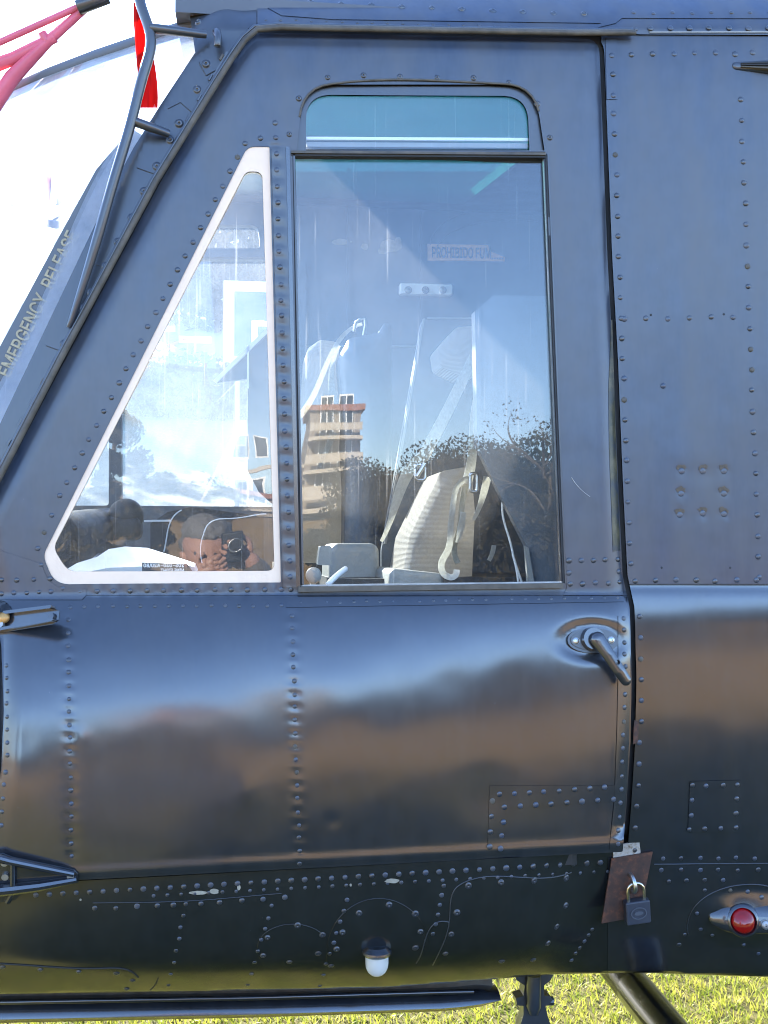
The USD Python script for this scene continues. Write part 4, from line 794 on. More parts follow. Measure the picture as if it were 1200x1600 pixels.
pstrap([(762, 745, .30), (756, 770, .30), (748, 795, .30), (740, 812, .30)], [12, 11, 8, 5])
pstrap([(772, 852, .34), (768, 868, .34), (764, 876, .34)], [7, 7, 6])
def loop(c, w, h, r, y): 
    p = rounded([(c[0] - w, c[1] - h), (c[0] + w, c[1] - h), (c[0] + w, c[1] + h), (c[0] - w, c[1] + h)], w * .8); p = np.vstack([p, p[:2]]); return tube(P(p[:, 0], p[:, 1], np.full(len(p), y)), r, 8)
sobj('belt_buckle', loop((740, 754), 5.5, 14, .0032, .27), STEEL, smooth=True); sobj('belt_buckle', cat([loop((657, 738), 8, 12, .003, .30), tube([P(652, 745, .295), P(664, 724, .295)], .004, 8)]), STEEL, smooth=True)
sobj('inertia_cable', tube(spline([P(785, 785, .3), P(789, 820, .3), P(798, 850, .3), P(802, 868, .3), P(812, 900, .3), P(820, 930, .3)], 5), .0022, 7), WHITE, smooth=True)
sobj('inertia_cable', tube(spline([P(801, 866, .3), P(806, 885, .3), P(810, 912, .3)], 5), .0022, 7), WHITE, smooth=True)
cs = thing('copilot_seat', 'far seat with mesh cushion and white crossed belts, left of the other seat', 'seat', P(540, 880, 1.5))
def C_(mesh): m = mesh.copy(); m.apply_translation(-P(540, 880, 1.5)); return m
def cobj(name, mesh, m, **k): return obj(name, C_(mesh), m, cs, **k)
cobj('armour_wing', slab([(336, 598), (416, 519), (470, 519), (470, 770), (440, 800), (404, 768), (387, 735), (387, 592)], 1.68, .02), ARMOR, label='dark pointed armour plate of the far seat')
cobj('armour_wing_edge', slab([(333, 594), (414, 515), (420, 518), (338, 598)], 1.66, .015), WHITE); cobj('armour_wing_edge', slab([(386, 540), (389, 540), (389, 606), (386, 606)], 1.66, .01), WHITE)
cobj('backrest_shell', cushion(rounded([(528, 560), (545, 528), (592, 520), (600, 505), (612, 505), (612, 900), (536, 900), (540, 700)], [30, 16, 3, 2, 2, 3, 3, 20]), 1.25, .25, .06), ARMOR, smooth=True, label='rounded grey shell of the far seat')
cobj('backrest', cushion(rounded([(480, 545), (500, 531), (528, 534), (534, 600), (530, 700), (540, 880), (440, 880), (440, 780), (474, 640)], 12), 1.35, .2, .06), MESHF, smooth=True, label='woven mesh cushion of the far seat lit by the sun')
def cstrap(pts, w, m=BELT): return obj('belt', C_(ribbon(pts, w, .0025)), m, cs, smooth=40)
cstrap([(566, 506, 1.2), (545, 516, 1.2), (522, 545, 1.2), (500, 595, 1.2), (468, 650, 1.2)], [5, 7, 8, 9, 10])
cstrap([(530, 540, 1.22), (518, 580, 1.22), (520, 620, 1.22), (526, 655, 1.22), (516, 690, 1.22), (500, 730, 1.22)], [5, 7, 12, 16, 9, 5])
cobj('belt_ring', tube(P(np.array([553, 556, 563, 570, 571, 568]), np.array([518, 504, 499, 498, 508, 524]), np.full(6, 1.18)), .004, 8), STEEL, smooth=True)
cobj('seat_base', slab([(430, 880), (640, 880), (640, 1060), (430, 1060)], 1.3, .4), INNERD)
gb = thing('ball_knob', 'pale round knob at the lower front corner of the sliding window', 'knob', P(490, 899, .09))
kb = put(trimesh.creation.icosphere(3, 1.0), np.diag([.013, .008, .0135, 1])); obj('knob_head', kb, GREYPLASTIC, gb, smooth=True); obj('knob_stem', bx(0, .02, -.012, .008, .03, .008), DULLSTEEL, gb)

# ---------------------------------------------------------------- underneath
bar_y = .125
ub2 = [(-420, 1566), (0, 1566), (400, 1562), (700, 1556), (778, 1550)]
n_ = 40; uu = np.linspace(-420, 776, n_); cv = np.interp(uu, [-420, 0, 400, 700, 778], [1577, 1575, 1568, 1559, 1549]); hh = np.interp(uu, [-420, 0, 400, 700, 760, 776], [30, 27, 25, 24, 22, 12])
ringp = np.array([(-.6, .5), (-.2, .62), (.2, .62), (.6, .5), (.9, .2), (1, -.2), (.7, -.55), (0, -.62), (-.7, -.55), (-1, -.2), (-.9, .2)])
V = []
for a, b, h_ in zip(uu, cv, hh):
    c = P(a, b, bar_y + .05)
    for ry, rz in ringp: V.append(c + [0, ry * .032, rz * h_ * .98e-3 * 1.05])
V = np.array(V); m_ = len(ringp); F = []
for i in range(n_ - 1):
    for j in range(m_):
        p, q = i * m_ + j, i * m_ + (j + 1) % m_; F += [(p, q, q + m_), (p, q + m_, p + m_)]
V = np.vstack([V, V[-m_:].mean(0)]); F += [((n_ - 1) * m_ + j, (n_ - 1) * m_ + (j + 1) % m_, len(V) - 1) for j in range(m_)]
tb = trimesh.Trimesh(V, np.array(F), process=False); tb.fix_normals(); obj('belly_step', tb, PAINT, heli, smooth=40, label='long dark rail under the belly')
rl = P(np.linspace(-420, 740, 30), np.interp(np.linspace(-420, 740, 30), [-420, 0, 400, 740], [1568, 1566, 1559, 1549]), np.full(30, bar_y + .012)); obj('belly_step_bead', tube(rl, .0042, 8), PAINT, heli, smooth=True)
obj('belly_keel', slab([(-420, 1542), (-420, 1582), (0, 1580), (400, 1573), (700, 1562), (772, 1553), (768, 1524), (400, 1536)], bar_y + .055, .03), RUSTY, heli)
# mooring fitting hanging under the belly
fy = .22
ft = cat([slab([(800, 1518), (868, 1518), (860, 1532), (850, 1540), (850, 1556), (860, 1556), (864, 1562), (858, 1570), (852, 1572), (856, 1588), (862, 1606), (868, 1640), (806, 1640), (812, 1606), (818, 1586), (818, 1572), (808, 1570), (806, 1560), (818, 1556), (820, 1540), (808, 1532)], fy, .03),
          tube([P(834, 1524, fy - .01), P(834, 1572, fy - .01), P(834, 1584, fy - .008)], [.013, .013, .008], 12), tube([P(806, 1564, fy + .01), P(864, 1564, fy + .01)], .008, 10)])
obj('tie_down_fitting', ft, PAINTM, heli, smooth=30, label='dark tie-down fitting hanging below the belly')
# landing gear: two bent cross tubes and the skids
def xtube(x, parent):
    s = spline([(x, .5, H - .74), (x, .2, H - .76), (x, .02, H - .86), (x, -.12, .42), (x, -.22, .12)], 7); return obj('cross_tube', tube(s, .036, 16), PAINT, parent, smooth=True)
for p0 in ():
    pass
pa, pb = P(992, 1546, .27), P(1068, 1640, .02)
dirn = norm(pb - pa); pc = pa - dirn * .2; kk = (.06 - pb[2]) / dirn[2]; pe = pb + dirn * kk
obj('cross_tube', tube([pa - dirn * .13, pa, pb, pe], .034, 18), LOWPAINT, heli, smooth=True, label='dark cross tube of the landing gear reaching down to the skid')
obj('cross_tube', tube([[pa[0], .55, pa[2] + .02], [pa[0], 1.4, pa[2] + .06], [pe[0], 1.9, pa[2] - .1], [pe[0], 2.2, .06]], .034, 12), PAINT, heli, smooth=True)
for yk in (pe[1], 2.2): obj('skid', tube(spline([(-1.2, yk, .3), (-1.0, yk, .12), (-.7, yk, .05), (.5, yk, .05), (1.9, yk, .05)], 6), .045, 14), PAINT, heli, smooth=True)

# ---------------------------------------------------------------- ground and surroundings
def zf(x, y):
    b = np.interp(y, [-400, -60, -24, 4, 22, 22.6, 45, 60, 400], [7, 4.6, 0, 0, 4.15, 4.9, 12, 13, 16.0])
    return b + np.where(y < -8, np.clip(x - 3, 0, 30) * .05 * np.clip((-y - 8) / 10, 0, 1), 0)
LAWN = mat('lawn', {'g': ('geometry', {}), 'n': ('noise_texture', dict(scale=14.0, detail=8.0, roughness=.7)), 'r': ('rgb_ramp', dict(ramp=[(.3, (.06, .058, .016)), (.5, (.10, .095, .03)), (.7, (.17, .14, .055))])),
                    'n2': ('noise_texture', dict(scale=.5, detail=5.0)), 's': ('separate_xyz', {}), 'k': ('map_range', dict(from_min=-1.5, from_max=-6.0, to_min=0.0, to_max=1.0, clamp=True)), 'k2': ('map_range', dict(from_min=5.0, from_max=9.0, to_min=0.0, to_max=1.0, clamp=True)),
                    'dry': ('rgb_ramp', dict(ramp=[(.3, (.19, .115, .04)), (.7, (.30, .19, .075))])), 'pale': ('rgb_ramp', dict(ramp=[(.3, (.40, .38, .26)), (.7, (.55, .52, .42))])),
                    'x': ('mix_color', {}), 'x2': ('mix_color', {}), 'p': ('principled_bsdf', dict(roughness=.9, specular_ior_level=.2)), 'b': ('bump', dict(strength=.7, distance=.02))},
           [('g.position', 'n.vector'), ('n.fac', 'r.fac'), ('g.position', 'n2.vector'), ('g.position', 's.vector'), ('s.y', 'k.value'), ('s.y', 'k2.value'), ('n2.fac', 'dry.fac'), ('n.fac', 'pale.fac'),
            ('k.result', 'x.fac'), ('r.color', 'x.a'), ('dry.color', 'x.b'), ('k2.result', 'x2.fac'), ('x.result', 'x2.a'), ('pale.color', 'x2.b'), ('x2.result', 'p.base_color'), ('n.fac', 'b.height'), ('b.normal', 'p.normal')], 'p.BSDF')
gx = np.unique(np.r_[np.linspace(-400, 400, 41), np.linspace(-40, 40, 61)]); gy = np.unique(np.r_[np.linspace(-400, 400, 41), np.linspace(-62, 62, 125), 22, 22.6])
X, Y = np.meshgrid(gx, gy); Z = zf(X, Y) + (meshkit.noise(np.stack([X / 5, Y / 5, 0 * X], -1)) - .5) * .5 * np.clip((np.abs(Y) - 6) / 10, 0, 1)
n = len(gx); V = np.c_[X.ravel(), Y.ravel(), Z.ravel()]; i, j = np.meshgrid(np.arange(len(gy) - 1), np.arange(n - 1), indexing='ij'); p = (i * n + j).ravel()
g = obj('ground', trimesh.Trimesh(V, np.vstack([np.c_[p, p + 1, p + n + 1], np.c_[p, p + n + 1, p + n]]), process=False), LAWN, smooth=True, kind='structure', label='lawn rising to a bright bank beyond the helicopter')
# short dry grass where the lawn shows below the belly
GRASS = mat('grass_blades', {'oi': ('geometry', {}), 'n': ('noise_texture', dict(scale=16.0, detail=3.0)), 'a': ('math', dict(math_type='add')), 'r': ('rgb_ramp', dict(ramp=[(.35, (.20, .26, .03)), (.6, (.40, .40, .07)), (.8, (.55, .47, .18)), (.95, (.6, .47, .27))])),
                    'sc': ('math', dict(math_type='multiply', value2=.55)), 'd': ('principled_bsdf', dict(roughness=.5, specular_ior_level=.3)), 't': ('translucent_bsdf', {}), 'm': ('mix_closure', dict(fac=.4))},
            [('oi.position', 'n.vector'), ('oi.random_per_island', 'sc.value1'), ('n.fac', 'a.value1'), ('sc.value', 'a.value2'), ('a.value', 'r.fac'), ('r.color', 'd.base_color'), ('r.color', 't.color'), ('d.BSDF', 'm.closure1'), ('t.BSDF', 'm.closure2')], 'm.closure')
N = 110000; r2 = np.random.default_rng(11); gxp = r2.uniform(-1.6, 2.2, N); gyp = .15 + 3.8 * r2.random(N) ** 1.15; h_ = r2.uniform(.014, .034, N); an = r2.uniform(0, 2 * np.pi, N); ln = r2.normal(0, .016, (N, 2)); w_ = r2.uniform(.0012, .0026, N)
base = np.c_[gxp, gyp, np.full(N, -.002)]; side = np.c_[np.cos(an), np.sin(an), 0 * an] * w_[:, None]; midp = base + np.c_[ln * .4, h_ * .6]; top = base + np.c_[ln, h_]
V = np.stack([base - side, base + side, midp + side * .8, midp - side * .8, top], 1).reshape(-1, 3); k = np.arange(N) * 5
g = obj('grass', trimesh.Trimesh(V, np.vstack([np.c_[k, k + 1, k + 2], np.c_[k, k + 2, k + 3], np.c_[k + 3, k + 2, k + 4]]), process=False), GRASS, kind='stuff', label='short dry yellow-green grass under the helicopter'); tag(g, cat='grass')

# trees: trunk, limbs, leaf cards spread through the crown
LEAFD = leaf_mat('dark_leaves', (.022, .024, .010), (.05, .046, .018)); LEAFO = leaf_mat('olive_leaves', (.05, .042, .018), (.10, .078, .034)); LEAFP = leaf_mat('pale_leaves', (.10, .13, .05), (.17, .18, .08)); BARK = plain('bark', (.10, .075, .05), .85, var=.4, scale=12, bump=.5, bscale=30)
def tree(name, label, catg, x, y, h, w, lm, seed, nleaf=2600, size=.10, trunk=.25, bare=0.0, group=None, shape='round'):
    r = np.random.default_rng(seed); z = float(zf(np.array(x), np.array(y))) - .05
    t = thing(name, label, catg, (x, y, z), group=group)
    limbs = [tube(spline([(0, 0, 0), (r.normal(0, .03) * h, r.normal(0, .03) * h, h * .4), (r.normal(0, .05) * h, r.normal(0, .05) * h, h * .9)], 5), np.linspace(.035 * h ** .8, .008 * h, 11), 8)]
    tips = []
    for k in range(14 if bare else 9):
        z0_ = h * (trunk + (.85 - trunk) * r.random()); a = r.uniform(0, 2 * np.pi); L = w * r.uniform(.35, .55) * (1.1 - .5 * z0_ / h); e = np.array([math.cos(a) * L, math.sin(a) * L, z0_ + h * r.uniform(.06, .22)])
        limbs.append(tube(spline([(0, 0, z0_), e * [.5, .5, 1] - [0, 0, .02 * h], e], 4), np.linspace(.012 * h, .003 * h, 9), 6)); tips.append(e)
        if bare:
            for q in range(4):
                f = e + r.normal(0, .13 * w, 3) + [0, 0, .08 * h]; limbs.append(tube(spline([e * .7 + [0, 0, .3 * e[2]], (e + f) / 2, f], 3), np.linspace(.005 * h, .0012 * h, 7), 5)); tips.append(f)
    obj('trunk', cat(limbs), BARK, t, smooth=True)
    cl = r.normal(0, 1, (26, 3)); cl = cl / np.linalg.norm(cl, axis=1, keepdims=True) * r.uniform(.25, 1, (26, 1)) ** .5
    if shape == 'cone': zc = r.random(26); cl = np.c_[np.cos(an[:26]) * (1 - zc) * .9, np.sin(an[:26]) * (1 - zc) * .9, zc * 2 - 1]
    cl = cl * [w / 2, w / 2, h * (1 - trunk) / 2] + [0, 0, h * (1 + trunk) / 2]
    cl = np.vstack([cl, np.array(tips)]); rad = r.uniform(.10, .22, len(cl)) * w
    n_ = int(nleaf * (1 - bare)); c = r.integers(0, len(cl), n_); d = r.normal(0, 1, (n_, 3)); d /= np.linalg.norm(d, axis=1, keepdims=True); p = cl[c] + d * (rad[c] * r.random(n_) ** .4)[:, None] * [1, 1, .8]
    a = norm(r.normal(0, 1, (n_, 3))); b = norm(np.cross(a, r.normal(0, 1, (n_, 3)))); s = size * r.uniform(.6, 1.4, (n_, 1)); a, b = a * s, b * s * .55
    V = np.stack([p - a, p + b, p + a, p - b], 1).reshape(-1, 3); k = np.arange(n_) * 4
    obj('crown', trimesh.Trimesh(V, np.vstack([np.c_[k, k + 1, k + 2], np.c_[k, k + 2, k + 3]]), process=False), lm, t); return t
seed = [100]
def T(*a, **k): seed[0] += 1; return tree(*a, seed=seed[0], **k)
def mir(u, v, dist):   # a spot behind the viewer at the distance from the door whose mirror image falls at u, v
    p = P(u, v, dist); return float(p[0]), -dist, float(p[2])
# behind the viewer, seen mirrored in the windows and the paint
for k, (u, v, dist, w, lm, lab) in enumerate((
    (600, 812, 26, 4.5, LEAFD, 'dark bush mirrored low in the sliding window beside the belts'), (690, 752, 25, 5.5, LEAFO, 'olive tree mirrored behind the near belt buckle'), (775, 716, 27, 5.5, LEAFD, 'dark round tree mirrored in the middle of the sliding window foot'),
    (850, 742, 24, 4.5, LEAFO, 'low olive tree mirrored at the rear lower corner of the sliding window'), (960, 690, 28, 7, LEAFD, 'dark tree mirrored in the paint of the door rear edge'), (1080, 650, 29, 7, LEAFO, 'olive tree mirrored in the paint behind the door handle'),
    (1220, 610, 30, 8, LEAFD, 'tall dark tree mirrored at the rear end of the side panel'), (1420, 560, 30, 9, LEAFD, 'tallest dark tree behind the viewer, beyond the rear panel'), (1640, 600, 32, 9, LEAFO, 'olive tree farthest aft behind the viewer'))):
    x, y, zt = mir(u, v, dist); hgt = zt - float(zf(np.array(x), np.array(y)))
    T('broad_tree', lab, 'tree', x, y, max(hgt, 1.6), w, lm, trunk=.1, size=.05 if u < 900 else .09, nleaf=65000 if u < 900 else 7500)
x, y, zt = mir(872, 690, 22); T('bare_tree', 'thin bare branched tree mirrored at the rear edge of the sliding window', 'tree', x, y, zt - float(zf(np.array(x), np.array(y))), 2.6, LEAFO, trunk=.35, size=.035, bare=.72, nleaf=6000)
for (u, v, dist, w, lm, lab, sh) in ((215, 705, 14, 1.5, LEAFD, 'dark pointed conifer mirrored in the three-cornered window', 'cone'), (175, 650, 15, 1.3, LEAFD, 'slim dark conifer mirrored over the far door post', 'cone'), (128, 760, 12, 1.1, LEAFO, 'olive shrub mirrored at the foot of the three-cornered window', 'round'),
                                     (-120, 790, 30, 6, LEAFD, 'wide dark tree behind the viewer, ahead of the nose', 'round'), (20, 812, 40, 5, LEAFO, 'olive tree behind the viewer near the nose', 'round'), (-420, 640, 30, 8, LEAFD, 'big dark tree far ahead of the nose behind the viewer', 'round'), (290, 838, 44, 5, LEAFO, 'distant low tree mirrored above the head of the photographer', 'round')):
    x, y, zt = mir(u, v, dist); T('conifer' if sh == 'cone' else 'broad_tree', lab, 'tree', x, y, max(zt - float(zf(np.array(x), np.array(y))), 1.2), w, lm, trunk=.06, size=.035 if sh == 'cone' else .08, shape=sh, nleaf=16000 if sh == 'cone' else 6000)
# beige house behind the viewer: low front wing, tall rear wing
WALL = plain('beige_render', (.25, .20, .15), .85, var=.15, scale=1.5); BAND = plain('cream_band', (.46, .39, .30), .8, var=.08); PANEG = plain('house_glass', (.04, .05, .06), .08)
TILE = plain('roof_tile', (.30, .13, .08), .8)
x, y, zt = mir(500, 640, 44); hz = float(zf(np.array(x), np.array(y))); zl = mir(410, 765, 44)[2] - hz; hh_ = zt - hz
hs = thing('house', 'tall narrow beige house with balconies mirrored at the front edge of the sliding window', 'house', (x, y, hz))
W1 = 96 * (44 + D) / 1750; xl = -(W1 / 2 + .75)
obj('wall', bx(0, -2.5, hh_ / 2, W1, 5, hh_), WALL, hs); obj('wing', bx(xl - .5, -2.5, zl / 2, 2.5, 4.6, zl), WALL, hs)
obj('roof', bx(0, -2.5, hh_ + .1, W1 + .3, 5.4, .2), TILE, hs); obj('wing_roof', bx(xl - .5, -2.5, zl + .08, 2.7, 5, .16), TILE, hs)
for fl in range(3):
    zz = .35 + fl * hh_ / 3.1
    obj('balcony', cat([bx(0, .45, zz - .15, W1 + .1, .9, .16), bx(0, .86, zz + .4, W1 + .1, .08, .4)]), BAND, hs)
    for xx in (-.42, .5):
        w_i = obj('window', bx(xx, .03, zz + 1.2, .66, .06, 1.25), WHITE, hs); obj('pane', cat([bx(xx - .155, .065, zz + 1.2, .25, .02, 1.1), bx(xx + .155, .065, zz + 1.2, .25, .02, 1.1)]), PANEG, w_i)
for q in range(2):
    zz = .4 + q * 1.6; obj('balcony', bx(xl - .5, -.1, zz, 2.5, .3, .14), BAND, hs)
    for xx in (xl - 1.1, xl - .2): w_i = obj('window', bx(xx, -.17, zz + .85, .6, .06, .9), WHITE, hs); obj('pane', bx(xx, -.135, zz + .85, .48, .02, .78), PANEG, w_i)
x, y, zt = mir(256, 848, 46); hz = float(zf(np.array(x), np.array(y)))
h2 = thing('shed', 'low pale shed mirrored beside the head of the photographer', 'shed', (x, y, hz)); obj('wall', bx(0, -1.5, .6, 2.4, 3, max(zt - hz, 1.0)), BAND, h2); obj('roof', bx(0, -1.5, max(zt - hz, 1.0) + .25, 2.8, 3.4, .2), plain('shed_roof', (.28, .18, .12), .8), h2)
# beyond the helicopter: wall, signs, hedge, trees on the hill
def at(u, v, y): return P(u, v, y)
CONC = plain('wall_concrete', (.20, .20, .19), .85, var=.15, scale=2); COPE = plain('pale_coping', (.72, .71, .68), .8)
rw = thing('retaining_wall', 'grey retaining wall with pale coping across the bank beyond the far window', 'wall', (0, 22.0, 0))
obj('wall', bx(0, .12, 4.45, 60, .24, .95), CONC, rw); obj('coping', bx(0, .1, 4.98, 60, .36, .1), COPE, rw)
for k, (u, w, h_, lab) in enumerate(((215, 3.0, 1.2, 'leftmost clipped shrub under the wall seen through the far window'), (262, 2.2, .95, 'second shrub from the left under the wall, low and leafy'), (300, 2.0, 1.15, 'middle shrub under the wall, before the pale streak'), (362, 2.6, 1.25, 'shrub under the wall nearest the far seat'), (140, 3, 1.3, 'shrub under the wall seen through the far front pane'), (420, 2.6, 1.1, 'shrub under the wall behind the far armour plate'))):
    p = at(u, 650, 20.5); T('shrub', lab, 'shrub', p[0], 20.5, h_, w, LEAFP, trunk=.03, size=.07, nleaf=1700)
sg = at(384, 520, 12.0); pb_ = thing('parking_sign', 'large blue sign with white border and white letter beyond the far window', 'sign', (sg[0], 12.0, float(zf(np.array(sg[0]), np.array(12.0)))))
SB = plain('sign_blue', (.06, .12, .50), .5, var=.06); SW = plain('sign_white', (.82, .82, .80), .5, var=.04)
zt_ = at(384, 440, 12.)[2] - float(zf(np.array(sg[0]), np.array(12.))); zb_ = at(384, 566, 12.)[2] - float(zf(np.array(sg[0]), np.array(12.)))
obj('board', bx(.22, 0, (zt_ + zb_) / 2, .98, .05, zt_ - zb_), SW, pb_); obj('face', bx(.26, -.029, (zt_ + zb_) / 2 - .03, .80, .006, (zt_ - zb_) - .20), SB, pb_)
tp = meshkit.text_mesh('P', .42, .006, bold=True); tp.apply_transform(np.array([[1, 0, 0, .02], [0, 0, -1, -.033], [0, 1, 0, zb_ + .08], [0, 0, 0, 1.0]])); obj('letter', tp, SW, pb_)
for xx in (-.1, .55): obj('post', bx(xx, .06, zb_ / 2, .06, .06, zb_ + .1), DULLSTEEL, pb_)
p = at(305, 531, 26.0); zb2 = float(zf(np.array(p[0]), np.array(26.0))); ns = thing('notice_board', 'small white notice board with faded red line on the hillside', 'sign', (p[0], 26., zb2)); ph = p[2] - zb2
obj('board', bx(0, 0, ph, .78, .05, .17), SW, ns); obj('red_line', bx(0.02, -.03, ph - .01, .66, .01, .05), plain('faded_red', (.5, .2, .16), .7), ns); obj('post', bx(0, .05, ph / 2, .05, .05, ph), DULLSTEEL, ns)
p = at(245, 586, 30.0); zb3 = float(zf(np.array(p[0]), np.array(30.))); hb = thing('hut', 'small white hut on the hillside above the wall', 'hut', (p[0], 30., zb3)); obj('wall', bx(0, .6, .55, 1.0, 1.2, 1.3), SW, hb); obj('roof', bx(0, .6, 1.3, 1.3, 1.5, .14), plain('hut_roof', (.5, .42, .36), .8), hb)
names = ['far left of the hillside trees, behind the windscreen', 'hillside tree second from the left, behind the windscreen post', 'hillside tree third from the left, over the far front pane', 'pale hillside tree over the hut', 'hillside tree between the hut and the notice board', 'hillside tree directly above the notice board', 'hillside tree just left of the blue sign', 'hillside tree behind the blue sign', 'hillside tree right of the blue sign', 'hillside tree hidden mostly by the far seat', 'top row hillside tree at the left end', 'top row hillside tree over the side rail', 'top row hillside tree over the far pane', 'top row hillside tree over the hut', 'top row hillside tree over the notice board', 'top row hillside tree over the blue sign']
spots = [(-330, 28), (-120, 30), (60, 27), (205, 32), (255, 36), (300, 34), (338, 30), (380, 34), (430, 31), (480, 36), (-420, 44), (-60, 46), (190, 47), (250, 44), (305, 48), (372, 45)]
for (u, yy_), lab in zip(spots, names):
    p = at(u, 600, yy_); z = float(zf(np.array(p[0]), np.array(yy_))); T('hill_tree', lab, 'tree', p[0], yy_, 3.0 + 1.5 * rng.random(), 3.6, LEAFP if len(lab) % 2 else LEAFO, trunk=.1, size=.13, nleaf=2300)

# ---------------------------------------------------------------- the photographer, seen mirrored in the three-cornered window
def hull_chain(chains, refine=.022, iters=8):
    m = None
    for c in chains:
        for a, b in zip(c[:-1], c[1:]):
            h = m3.Manifold.batch_hull([m3.Manifold.sphere(float(q[3]), 18).translate([float(t) for t in q[:3]]) for q in (a, b)]); m = h if m is None else m + h
    mm = m.refine_to_length(refine).to_mesh(); t = trimesh.Trimesh(mm.vert_properties[:, :3], mm.tri_verts); trimesh.smoothing.filter_taubin(t, iterations=iters); return t
SKIN = plain('skin', (.36, .19, .13), .5, var=.08, scale=20); HAIR = plain('grey_hair', (.13, .12, .11), .7, var=.3, scale=90); JACKET = plain('brown_jacket', (.075, .06, .045), .8, var=.25, scale=25); TROUS = plain('dark_trousers', (.03, .033, .045), .8); SHOE = plain('black_shoe', (.015, .015, .015), .4); CAMB = plain('camera_black', (.012, .012, .013), .35)
po = np.array([-.10, -1.98, 0.0])
pr = thing('person', 'person in a brown jacket photographing, mirrored in the three-cornered window', 'person', po)
def J(x, y, z, r): return (x - po[0], y - po[1], z - po[2] - .055 * min(max((z - .5) / .3, 0), 1), r)
head = [J(-.10, -1.93, 1.395, .088), J(-.10, -1.90, 1.355, .080), J(-.10, -1.885, 1.295, .056)]
neck = [J(-.10, -1.97, 1.20, .055), J(-.10, -1.935, 1.30, .052), J(-.10, -1.925, 1.37, .07)]
hip = J(-.10, -2.16, .80, .125)
def limbs(s, elbow, wrist):
    sh = J(-.10 + s * .19, -2.0, 1.16, .058); return [J(-.10, -1.99, 1.15, .09), sh, J(*elbow, .046), J(*wrist, .031)]
wl, wr = (-.125, -1.835, 1.29), (.055, -1.845, 1.345)
body = [head, neck, [hip, J(-.10, -2.10, .98, .125), J(-.10, -2.02, 1.12, .115), J(-.10, -1.98, 1.19, .07)], limbs(-1, (-.34, -1.90, .98), wl), limbs(1, (.19, -1.93, 1.06), wr)]
for s in (-1, 1): body.append([J(-.10 + s * .06, -2.16, .80, .115), J(-.10 + s * .12, -1.97, .46, .062), J(-.10 + s * .12, -2.08, .10, .042), J(-.10 + s * .13, -1.96, .04, .036)])
# nose, ears, chin as further bones of the same surface
body += [[J(-.10, -1.83, 1.362, .012), J(-.10, -1.812, 1.335, .013)], [J(-.188, -1.925, 1.36, .014), J(-.186, -1.925, 1.33, .010)], [J(-.012, -1.925, 1.36, .014), J(-.014, -1.925, 1.33, .010)]]
def hand(w, dirp, up, s):
    w = np.array(w); d = norm(np.array(dirp)); u_ = norm(np.array(up)); o_ = norm(np.cross(d, u_)); out = [[J(*w, .030), J(*(w + d * .05), .030)], [J(*(w + d * .03 + u_ * .02), .020), J(*(w + d * .07 + u_ * .02), .018)], [J(*(w + d * .03 - u_ * .025), .019), J(*(w + d * .065 - u_ * .025), .017)]]
    for k, L in zip((-1.5, -.5, .5, 1.5), (.026, .030, .032, .028)):
        b = w + d * .072 + u_ * k * .018; c1 = b + d * L + o_ * s * .012; c2 = c1 + d * L * .4 + o_ * s * .026; c3 = c2 - d * .012 + o_ * s * .018
        out.append([J(*b, .0095), J(*c1, .009), J(*c2, .0085), J(*c3, .0075)])
    t0 = w + d * .02 + u_ * .03; out.append([J(*t0, .012), J(*(t0 + u_ * .028 + d * .02), .010), J(*(t0 + u_ * .03 + d * .045 + o_ * s * .012), .0085)]); return out
body += hand(wl, (.75, .12, .55), (-.5, .1, .8), -1) + hand(wr, (-.75, .10, .45), (.4, .1, .9), 1)
bm = hull_chain(body, .012, 6); obj('body', bm, SKIN, pr, smooth=True)
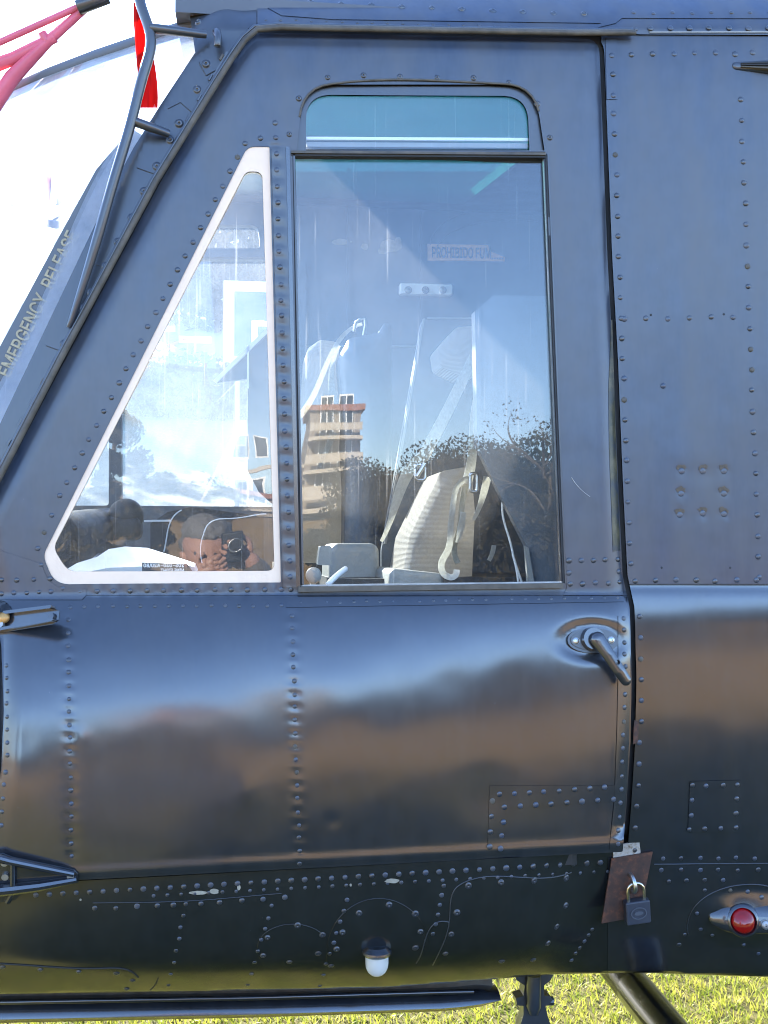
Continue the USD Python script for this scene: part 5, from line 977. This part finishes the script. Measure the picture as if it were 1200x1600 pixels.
hm = hull_chain([[J(-.10, -1.955, 1.425, .088), J(-.10, -1.985, 1.36, .075)], [J(-.10, -1.93, 1.44, .082), J(-.10, -1.955, 1.42, .09)], [J(-.165, -1.955, 1.40, .035), J(-.17, -1.955, 1.36, .02)], [J(-.035, -1.955, 1.40, .035), J(-.03, -1.955, 1.36, .02)]], .007, 4); hm.vertices += hm.vertex_normals * ((meshkit.fbm(hm.vertices * [90, 90, 45], 3) - .45) * .02)[:, None]; obj('hair', hm, HAIR, pr, smooth=True)
def grow(ch, k): return [[(a, b, c, r * 1.0 + k) for a, b, c, r in l] for l in ch]
jk = [[J(-.10, -2.15, .80, .135), J(-.10, -2.10, .98, .132), J(-.10, -2.02, 1.12, .122), J(-.10, -1.985, 1.185, .08)]] + [l[:-1] + [(np.array(l[-2][:3]) * .12 + np.array(l[-1][:3]) * .88).tolist() + [.032]] for l in (limbs(-1, (-.34, -1.90, .98), wl), limbs(1, (.19, -1.93, 1.06), wr))]
obj('jacket', hull_chain(grow(jk, .014), .016, 5), JACKET, pr, smooth=True)
obj('trousers', hull_chain(grow([l[:3] for l in body[5:7]], .014), .02, 5), TROUS, pr, smooth=True)
for l in body[5:7]: obj('shoe', hull_chain(grow([l[2:]], .012), .014, 4), SHOE, pr, smooth=True)
for s in (-1, 1):
    obj('eye', put(trimesh.creation.icosphere(2, .011), trimesh.transformations.translation_matrix(J(-.10 + s * .033, -1.842, 1.375, 0)[:3])), INK, pr, smooth=True)
obj('mouth', put(rbox((.045, .012, .010), .004), trimesh.transformations.translation_matrix(J(-.10, -1.838, 1.292, 0)[:3])), plain('lips', (.32, .12, .10), .5), pr, smooth=True)
pc_ = thing('photo_camera', 'black compact camera held in both hands by the mirrored person', 'camera', (-.012, -1.80, H))
obj('camera_body', put(rbox((.068, .045, .105), .008, 10), trimesh.transformations.translation_matrix((0, -.005, -.005))), CAMB, pc_, smooth=35)
lensm = trimesh.creation.cylinder(.026, .028, sections=26); lensm.apply_transform(trimesh.transformations.rotation_matrix(math.pi / 2, (1, 0, 0))); lensm.apply_translation((.010, .031, 0)); obj('lens_barrel', lensm, CAMB, pc_, smooth=35)
rg = trimesh.creation.torus(.022, .0022, 26, 8); rg.apply_transform(trimesh.transformations.rotation_matrix(math.pi / 2, (1, 0, 0))); rg.apply_translation((.010, .0445, 0)); obj('lens_ring', rg, STEEL, pc_, smooth=True)
